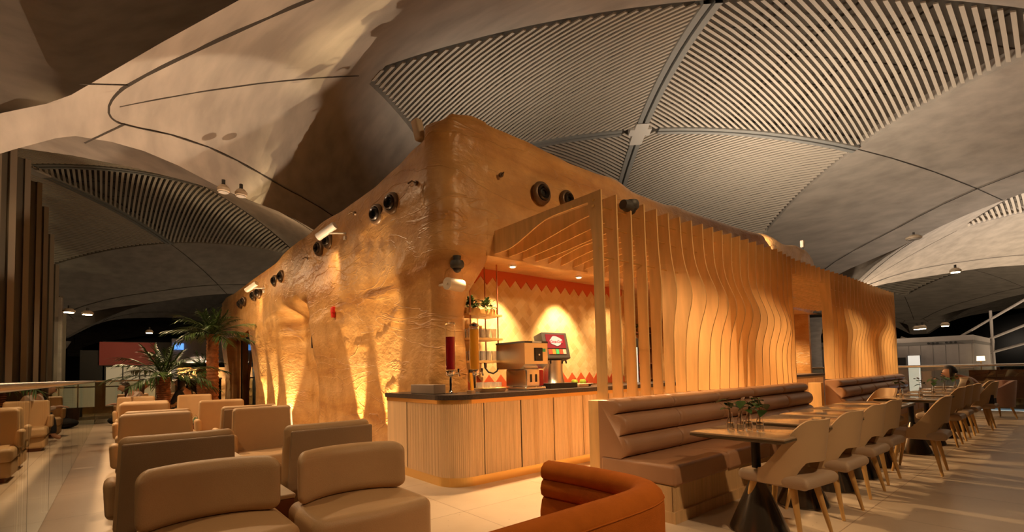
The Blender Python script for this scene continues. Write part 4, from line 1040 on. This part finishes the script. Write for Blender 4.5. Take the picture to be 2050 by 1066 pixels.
AC(.36, 6.75, PI, 'tan armchair back to back behind the left second-row chair')
AC(1.27, 8.7, 0, 'tan armchair facing the camera in the right column, just before the planter')
AC(1.27, 6.68, PI, 'tan armchair back to back behind the right second-row chair')
AC(.32, 9.1, 0, 'tan armchair facing the camera in the left column, third row')
AC(.35, 9.7, PI, 'tan armchair back to back behind the third-row left chair')
AC(.30, 12.5, 0, 'tan armchair in front of the brown-haired women, fourth row left')
AC(1.28, 12.2, 0, 'bright tan armchair between the two palm trunks, nearer one')
AC(1.22, 14.4, 0, 'pale armchair between the palms, farther one with a woman behind')
AC(.30, 15.2, 0, 'tan armchair at the far end of the left column')
t = thing('side_table', 'narrow cream-topped box table between the two foreground chairs', 'table', (.79, 3.80, 0))
MB().box(-.085, .085, -.55, .3, 0, .47).build('table_box', 'wood_brown', t, smooth=False); MB().rbox((0, -.1, .485), (.19, .9, .03), .01).build('table_top', 'offwhite', t)
t = thing('side_table', 'cream-topped box table between the second-row armchairs', 'table', (.80, 5.4, 0))
MB().box(-.1, .1, -.4, .4, 0, .47).build('table_box', 'wood_brown', t, smooth=False); MB().rbox((0, 0, .485), (.24, .9, .03), .01).build('table_top', 'offwhite', t)
# planter with ferns
t = thing('planter_box', 'wooden planter box filled with spiky green ferns between armchairs', 'planter', (1.12, 10.5, 0))
b = MB(); b.box(-.42, .42, -.4, .4, 0, .42); b.build('planter_body', 'wood_brown', t, smooth=False); MB().box(-.38, .38, -.36, .36, .42, .44).build('soil', 'soil', t, smooth=False)
b = MB()
for k in range(90):
    a = random.uniform(0, 6.3); e = random.uniform(.3, 1.4); leafmesh(b, (random.uniform(-.3, .3), random.uniform(-.3, .3), .43), (math.cos(a)*math.cos(e), math.sin(a)*math.cos(e), math.sin(e)), random.uniform(.18, .32), .03, droop=.35)
b.build('ferns', 'leaf', t)
# palms
def palm(label, loc, H_, R_, seed, fan=24):
    random.seed(seed); t = thing('potted_palm', label, 'palm', loc)
    MB().lathe([(0, 0), (.24, 0), (.28, .40), (.25, .40), (.24, .36), (0, .36)], (0, 0, 0), 24).build('pot', 'wood_brown', t)
    pr = []; nz_ = 46
    for k in range(nz_):
        z = .3+(H_-.3)*k/(nz_-1); pr.append((.135-.015*k/nz_+.018*(k % 2)+.03*sstep(.85, 1, k/nz_), z))
    pr = [(0, .3)]+pr+[(0, H_+.02)]
    b = MB().lathe(pr, (0, 0, 0), 20); b.v = [(x*(1+.10*fbm(x*6, y*6, z*5, 3)), y*(1+.10*fbm(x*6+4, y*6, z*5, 3)), z) for x, y, z in b.v]; b.build('trunk', 'trunk', t)
    for k in range(fan):
        a = k*2.399; e = lerp(1.35, .02, k/(fan-1)); b = MB(); L_ = R_*random.uniform(.85, 1.1)*(.75 if e > 1 else 1)
        d = Vector((math.cos(a)*math.cos(e), math.sin(a)*math.cos(e), math.sin(e))); c0 = Vector((0, 0, H_))
        pts = [c0+d*L_*s_-Vector((0, 0, 1))*L_*.30*s_*s_*(1 if e < 1 else .3) for s_ in [q/8 for q in range(9)]]
        b.tube(pts, [.012*(1-q/9.5) for q in range(9)], 5)
        for q in range(2, 9):
            ax = (pts[q]-pts[q-1]).normalized(); sd = ax.cross(Vector((0, 0, 1))); sd = sd.normalized() if sd.length > .05 else Vector((math.cos(a+1.57), math.sin(a+1.57), 0))
            for sub in (0, .33, .66):
                c = pts[q-1].lerp(pts[q], sub)
                for s_ in (-1, 1):
                    ln = L_*.42*(1-.45*q/9)*random.uniform(.8, 1.15)
                    leafmesh(b, c, ax*1.0+sd*s_*random.uniform(.45, .9)+Vector((0, 0, random.uniform(-.25, .15))), ln, .028, droop=random.uniform(.15, .45))
        b.build('frond', 'palm_leaf', t)
    return t
palm('taller palm with a thick red-brown trunk beside the rock wall', (1.86, 14.2, 0), 2.35, 1.05, 3)
palm('shorter palm with spreading dark fronds left of the taller palm', (.80, 13.3, 0), 1.28, 1.10, 5, 22)
palm('third leafy palm, half hidden behind the taller trunk', (2.0, 17.4, 0), 1.5, .8, 8, 16)

# ------------------------------------------------------------------ people
def skin_obj(name, joints, bones, m, parent=None, lv=2, root=0):
    me = bpy.data.meshes.new(name); me.from_pydata([j[:3] for j in joints], bones, []); me.materials.append(MT[m])
    o = bpy.data.objects.new(name, me); COL.objects.link(o)
    if parent: o.parent = parent
    md = o.modifiers.new('skin', 'SKIN'); md.use_smooth_shade = True
    for k, j in enumerate(joints):
        r = j[3]; me.skin_vertices[0].data[k].radius = r if isinstance(r, tuple) else (r, r)
        me.skin_vertices[0].data[k].use_root = (k == root)
    sd = o.modifiers.new('sub', 'SUBSURF'); sd.levels = lv; sd.render_levels = lv
    return o
def head_parts(t, hx, hy, hz, face, hairm, hairlen, skinm):
    """hair cap around head centre, face = unit direction the face looks (xy)"""
    b = MB(); fx, fy = face
    g = MB().sph((0, 0, 0), .112, 20, 14, (1, 1, 1.12))
    for (x, y, z) in g.v:
        b.v.append((x, y, z))
    b.f = g.f; b.mi = g.mi
    out = []
    for (x, y, z) in b.v:
        f = (x*fx+y*fy)/.112
        if f > -.1 and z < .062: x -= fx*.11*(f+.1)*1.1; y -= fy*.11*(f+.1)*1.1; x *= .9; y *= .9
        if z < 0 and f < .25: z *= (1+hairlen*6); x *= 1.05; y *= 1.05
        n_ = 1+.05*fbm(x*20, y*20, z*20, 2); out.append((hx+x*n_-fx*.018, hy+y*n_-fy*.018, hz+z+.02))
    b.v = out; b.build('hair', hairm, t)
    px, py = -fy, fx
    for s_ in (-1, 1):
        MB().sph((hx+fx*.088+px*.032*s_, hy+fy*.088+py*.032*s_, hz+.005), .011, 8, 6).build('eye', 'black', t)
    MB().sph((hx+fx*.092, hy+fy*.092, hz-.052), .012, 8, 6, (1.2, 1.2, .5)).build('mouth', 'alarm', t)
def seated(label, loc, rz, lean, skinm, shirtm, hairm, hairlen, look=(0, 1), arms_fwd=True, head_drop=0.):
    """faces local +Y, hips at origin height .47"""
    t = thing('person', label, 'person', loc, rz)
    c, s_ = math.cos(lean), math.sin(lean)
    def T(y, z): return (y*c+z*s_, .50+z*c-y*s_)
    hip = (0, 0, .50); sp = (0, *T(0, .20)); chs = (0, *T(.01, .38)); nk = (0, *T(.02, .52))
    hb = (0, nk[1]+.05+head_drop*.6, nk[2]+.07-head_drop*.4); hd = (0, hb[1]+.035+head_drop*.3, hb[2]+.07); ht = (0, hd[1]+.0, hd[2]+.085)
    J = [(*hip, (.15, .12)), (*sp, (.135, .11)), (*chs, (.165, .12)), (*nk, .055), (*hb, .068), (*hd, (.082, .095)), (*ht, (.07, .078)), (0, hd[1]+.105, hd[2]-.015, .014)]
    B = [(0, 1), (1, 2), (2, 3), (3, 4), (4, 5), (5, 6), (5, 7)]
    SJ = [(0, -.01, .46, (.165, .13)), (*sp, (.15, .125)), (*chs, (.18, .132)), (*(Vector(nk)-Vector((0, .01, .03))), .075)]; SB = [(0, 1), (1, 2), (2, 3)]
    for sd in (-1, 1):
        k = len(J); shd = (sd*.19, *T(.0, .44)); el = (sd*.25, shd[1]+.10, shd[2]-.25); wr = (sd*.13, el[1]+.23, el[2]+.06 if arms_fwd else el[2]-.05)
        pm = (wr[0]-sd*.02, wr[1]+.06, wr[2])
        J += [(*shd, .055), (*el, .042), (*wr, .027), (*pm, (.034, .018))]; B += [(2, k), (k, k+1), (k+1, k+2), (k+2, k+3)]
        for q, (dx, L_) in enumerate(((-.027, .065), (-.009, .078), (.009, .072), (.027, .055))):
            m_ = len(J); J += [(pm[0]+dx, pm[1]+.035, pm[2], .0095), (pm[0]+dx*1.15, pm[1]+.035+L_*.55, pm[2]-.008, .009), (pm[0]+dx*1.2, pm[1]+.035+L_, pm[2]-.025, .008)]
            B += [(k+3, m_), (m_, m_+1), (m_+1, m_+2)]
        m_ = len(J); J += [(pm[0]-sd*.045, pm[1]+.0, pm[2]-.005, .011), (pm[0]-sd*.06, pm[1]+.035, pm[2]-.012, .009)]; B += [(k+3, m_), (m_, m_+1)]
        k2 = len(SJ); SJ += [(*shd, .072), (*el, .056), (*(Vector(wr)-(Vector(wr)-Vector(el))*.12), .040)]; SB += [(2, k2), (k2, k2+1), (k2+1, k2+2)]
        k3 = len(J); J += [(sd*.10, .02, .50, .085), (sd*.12, .42, .50, .065), (sd*.12, .46, .10, .04), (sd*.12, .58, .05, .035)]; B += [(0, k3), (k3, k3+1), (k3+1, k3+2), (k3+2, k3+3)]
    skin_obj('body', J, B, skinm, t)
    skin_obj('shirt', SJ, SB, shirtm, t)
    TJ = [(0, -.01, .50, (.16, .125))]; TB = []
    for sd in (-1, 1):
        k3 = len(TJ); TJ += [(sd*.10, .02, .50, .10), (sd*.12, .42, .50, .082), (sd*.12, .46, .14, .06)]; TB += [(0, k3), (k3, k3+1), (k3+1, k3+2)]
    skin_obj('trousers', TJ, TB, 'trouser', t)
    head_parts(t, 0, hd[1], hd[2], look, hairm, hairlen, skinm)
    return t
seated('man in a white shirt sitting and leaning over the far table', (12.1, 1.12, 0), .0, .55, 'skin_dark', 'shirt_white', 'hair', .05, head_drop=.12)
seated('woman with brown hair in a pale top, looking down, left of the palm', (.20, 13.25, 0), -1.2, .25, 'skin', 'dress_pale', 'hair_brown', .25, head_drop=.04)
seated('woman with dark hair bent low in front of the shorter palm trunk', (.50, 13.9, 0), 1.5, .45, 'skin', 'dress_pale', 'hair_brown', .2, head_drop=.08)
seated('woman with long dark hair in profile between the two palm trunks', (1.24, 13.45, 0), .9, .12, 'skin', 'trouser', 'hair', .4)

# ------------------------------------------------------------------ left side: glass rail, bags, facade fins
def railing(name, p0, p1, zt, n, lab, railr=.028):
    t = thing(name, lab, 'railing'); p0 = Vector(p0); p1 = Vector(p1); d = (p1-p0)/n; L_ = d.length; ux = d.normalized(); nn = Vector((-ux.y, ux.x, 0))*.006
    for k in range(n):
        a = p0+d*k+ux*.008; c = p0+d*(k+1)-ux*.008; vs = []
        for p in (a, c):
            for z in (.01, zt-.03): vs += [(p+nn)+Vector((0, 0, z)), (p-nn)+Vector((0, 0, z))]
        MB().add(vs, [(0, 2, 6, 4), (1, 5, 7, 3), (0, 1, 3, 2), (4, 6, 7, 5), (2, 3, 7, 6), (0, 4, 5, 1)]).build('glass_pane', 'pane', t, smooth=False)
    MB().tube([p0+Vector((0, 0, zt)), p1+Vector((0, 0, zt))], railr, 14).build('handrail', 'steel', t)
    return t
railing('glass_railing', (-.50, .6, 0), (-.50, 17.9, 0), 1.22, 12, 'glass railing with a round steel handrail along the left floor edge')
railing('glass_railing', (-.50, 18.0, 0), (2.9, 20.0, 0), 1.22, 3, 'glass railing closing the back of the lounge behind the palms')
railing('glass_railing', (16.5, -3, 0), (16.5, 8.5, 0), 1.12, 8, 'glass railing with metal handrail at the far right floor edge', .035)
def bag(lab, loc, s_):
    t = thing('duffel_bag', lab, 'bag', loc, s_)
    b = MB().sph((0, 0, .13), .2, 20, 12, (1.6, .9, .68)); b.v = [(x, y, max(.0, z+.02*fbm(x*8, y*8, z*8, 3))) for x, y, z in b.v]; b.build('bag_body', 'blackcloth', t)
    MB().tube([(-.15, 0, .22), (-.08, .02, .32), (.08, .02, .32), (.15, 0, .22)], .012, 8).build('handle', 'blackcloth', t)
bag('black duffel bag on the floor beside the back glass railing', (.10, 17.2, 0), .3)
for k, (y, zt_) in enumerate(((11.4, 5.2), (12.9, 5.73), (14.7, 6.16), (16.7, 6.29), (18.2, 6.09), (19.8, 5.7), (21.5, 5.1), (23.1, 4.27), (24.6, 3.8))):
    b = MB(); b.box(-1.3, 0, -.05, .05, -4.2, zt_); b.box(-.07, .03, -.10, -.05, -4.2, zt_, mi=1); b.xf(Matrix.Translation((-1.6, y, 0)) @ Matrix.Rotation(math.radians(30), 4, 'Z'))  # second box: pale strip standing in for the lit fin edge
    struct(b.build('wall_left', ['facade', 'facade_edge_lit'], smooth=False))
    for z in (1.9, 3.4, 4.9):
        if z < zt_-.4: struct(MB().cyl((-1.62, y-.02, z+.1), (-1.75, y+1.3, z), .02, .02, 8).build('trim_1', 'lamp_off'))
struct(MB().box(-6.2, -6.0, -10, 60, -4.2, 9.6).build('wall_left', 'void', smooth=False))
# back of the hall
struct(MB().box(-6.2, 70, 68, 68.2, -4.2, 9.6).build('wall_back', 'void', smooth=False))
struct(MB().box(70, 70.2, -40, 68, -4.2, 9.6).build('wall_right', 'void', smooth=False))
struct(MB().rbox((-1.75, 23.0, 0.2), (.45, .5, 8.), .04).build('trim_2', 'concrete'))
t = thing('shop_front', 'dim shop front with a grid of warm lit panes behind the palms', 'shop', (0, 24, 0))
for k in range(4):
    for q in range(2): MB().box(-.35+k*.52, .13+k*.52, 0, .03, .25+q*.78, .98+q*.78).build('lit_pane', 'window_lit', t, smooth=False)
MB().box(-1.1, -.40, 0.02, .05, -4.2, 2.4).box(-.45, 1.9, .02, .05, -4.2, 2.75).build('frame', 'black', t, smooth=False)
o = MB().box(-.55, 1.15, 23.92, 24.02, 1.82, 2.72).build('red_sign', 'sign_red', smooth=False); tag(o, 'dark red sign board above the lit panes at the back', 'sign')
t = thing('shop_front', 'distant stone shop wall washed by warm light right of the palms', 'shop', (0, 24, 0))
b = MB(); b.grid(lambda i, j: (1.75+2.2*i/40, .1-.06*fbm(i*.12, j*.3, 0, 3), -.4+2.1*j/24), 41, 25); b.build('stone_wall', 'rock', t)
MB().box(1.7, 4.2, -.1, .2, 1.9, 2.9).build('fascia', 'grey_panel', t, smooth=False)
for k in range(4): MB().box(2.5+k*.22, 2.52+k*.22, -.06, -.03, .3, 1.3).build('grille_bar', 'black', t, smooth=False)
MB().box(2.5, 3.2, -.06, -.03, .8, .82).build('grille_bar', 'black', t, smooth=False)
MB().box(1.75, 2.1, -.15, -.1, 2.45, 2.7).build('blue_lightbox', 'blue_screen', t, smooth=False)
light('SPOT', 'recess_fill', (3.9, 16.6, 2.5), (4.2, 17.0, 0), 220, WARM, spot_size=2.6, spot_blend=.9, shadow_soft_size=.1)  # added to brighten the dark doorway, no lamp stands there
light('SPOT', 'hall_fill', (1.8, 19.0, .1), (0, 24, 6), 420, (1, .74, .45), spot_size=1.8, spot_blend=.9, shadow_soft_size=.1)  # added fill for the back ceiling, has no fixture
light('SPOT', 'shop_wash', (2.6, 23.4, 2.2), (2.7, 24.1, .6), 260, (1, .75, .5), spot_size=2.2, spot_blend=.8, shadow_soft_size=.05)
light('SPOT', 'shop_wash', (1.9, 23.5, 1.9), (2.0, 24.1, .6), 120, (1, .75, .5), spot_size=2.0, spot_blend=.8, shadow_soft_size=.05)

# ------------------------------------------------------------------ ceiling pod lamps
def pod(loc, lab, lit, r=.16, power=0):
    t = thing('ceiling_lamp', lab, 'ceiling light', loc, 0, None)
    MB().lathe([(r*.85, -.0), (r, .01), (r*1.05, .06), (r*.6, .12), (0, .12)], (0, 0, 0), 24).build('housing', 'offwhite', t); MB().cyl((0, 0, -.015), (0, 0, .004), r*.8, r*.8, 24).build('lens', 'lamp' if lit else 'lamp_off', t)
    MB().cyl((0, 0, .1), (0, 0, .22), .03, .03, 8).build('stem', 'darkgrey', t)
pods = [((1.42, 9.68, 4.58), 'unlit white round pod lamp under the left vault opening, nearer of two', False, .10), ((1.72, 9.80, 4.61), 'unlit round pod lamp under the left vault opening, farther of two', False, .10),
        ((19.2, 3.14, 5.1), 'unlit white round pod lamp in the right vault opening', False, .2), ((18.9, 2.2, 3.85), 'bright round ceiling lamp under the right arch', True, .13),
        ((20.6, 3.43, 2.33), 'bright round lamp low at the right, left of a close pair', True, .11), ((20.6, 3.29, 2.34), 'bright round lamp low at the right, right of a close pair', True, .11), ((20.4, 2.70, 2.37), 'single bright round lamp above the grey cabin', True, .11),
        ((-1.2, 20.2, 3.4), 'bright round lamp at the far left, left of a close pair', True, .15), ((-.78, 20.6, 3.4), 'bright round lamp at the far left, right of a close pair', True, .15), ((.9, 22.5, 3.0), 'small bright lamp above the shorter palm', True, .12)]
for (l_, lab, lit, r) in pods: pod(l_, lab, lit, r)

# ------------------------------------------------------------------ right background
t = thing('grey_cabin', 'long grey panelled cabin with a vent band beyond the right railing', 'building', (28, 0, 0))
MB().box(0, 8, 2.86, 14, -4.2, 1.98).build('cabin_wall', 'grey_panel', t, smooth=False)
MB().box(-.02, 8, 2.84, 14, 2.12, 2.34).build('roof_edge', 'grey_panel', t, smooth=False); MB().box(-.01, 8, 2.85, 14, 1.98, 2.12).build('vent_band', 'grey_band', t, smooth=False)
for k in range(14): MB().box(-.005, .01, 2.9+k*.42, 2.912+k*.42, -2, 1.98).build('panel_seam', 'grey_band', t, smooth=False)
for y in (3.4, 3.55, 3.7, 4.0, 4.15, 4.3): MB().cyl((-.01, y, 2.05), (-.05, y, 2.05), .045, .045, 14).build('air_vent', 'black', t)
MB().box(-.04, 0, 5.13, 5.58, 1.06, 1.45).build('wall_screen', 'black', t, smooth=False); MB().box(-.04, 0, 4.62, 5.05, -.6, 1.52).build('lit_doorway', 'screen_white', t, smooth=False)
MB().box(-.05, -.03, 4.6, 4.62, -.6, 1.54).box(-.05, -.03, 5.05, 5.07, -.6, 1.54).build('door_frame', 'black', t, smooth=False)
t = thing('wall_lamp', 'small warm table lamp glowing beside the grey cabin', 'lamp', (27.6, 2.62, 0))
MB().lathe([(.13, 1.22), (.12, 1.42)], (0, 0, 0), 16).build('lamp_shade', 'shade', t); MB().cyl((0, 0, -4.2), (0, 0, 1.22), .02, .02, 8).build('pole', 'brass', t)
tr = thing('window_frame', 'slanting steel glazing frame of the hall facade at the right', 'window frame')
for (a, b_) in (((34, 4.6, 2.05), (34, 1.2, 4.4)), ((34, 3.6, 1.95), (34, .8, 3.3)), ((34, 3.4, 1.43), (34, .8, 2.3)), ((34, 2.74, -4.2), (34, 2.76, 3.75)), ((33, 6.2, 2.6), (33, 4.9, 2.0)), ((34, .6, -4.2), (34, .6, 5))):
    MB().cyl(a, b_, .06, .06, 8).build('frame_bar', 'grey_panel', tr)
o = MB().box(20.2, 20.4, -1.4, 2.2, .30, .95).box(20.2, 26, -1.4, 2.2, .1, .30).build('partition_wall', 'wood_brown', smooth=False); tag(o, 'reddish brown partition beyond the right railing', 'partition')
t = thing('lower_kiosk', 'white curved kiosk roof on the lower level past the right railing', 'kiosk', (24, 1.0, -4.2))
MB().lathe([(0, 3.9), (3.2, 3.9), (3.3, 3.96), (3.2, 4.1), (0, 4.2)], (0, 0, 0), 40).build('roof_disc', 'grey_panel', t)
MB().lathe([(2.8, .3), (2.8, 3.9)], (0, 0, 0), 40).build('lit_wall', 'screen_white', t)
for k in range(7):
    a = math.radians(150+k*16); x, y = 2.85*math.cos(a), 2.85*math.sin(a)
    b = MB().box(-.02, .02, -.33, .33, 3.0, 3.75); b.xf(Matrix.Translation((x, y, 0)) @ Matrix.Rotation(a, 4, 'Z')); b.build('display', 'screen_blue', t, smooth=False)
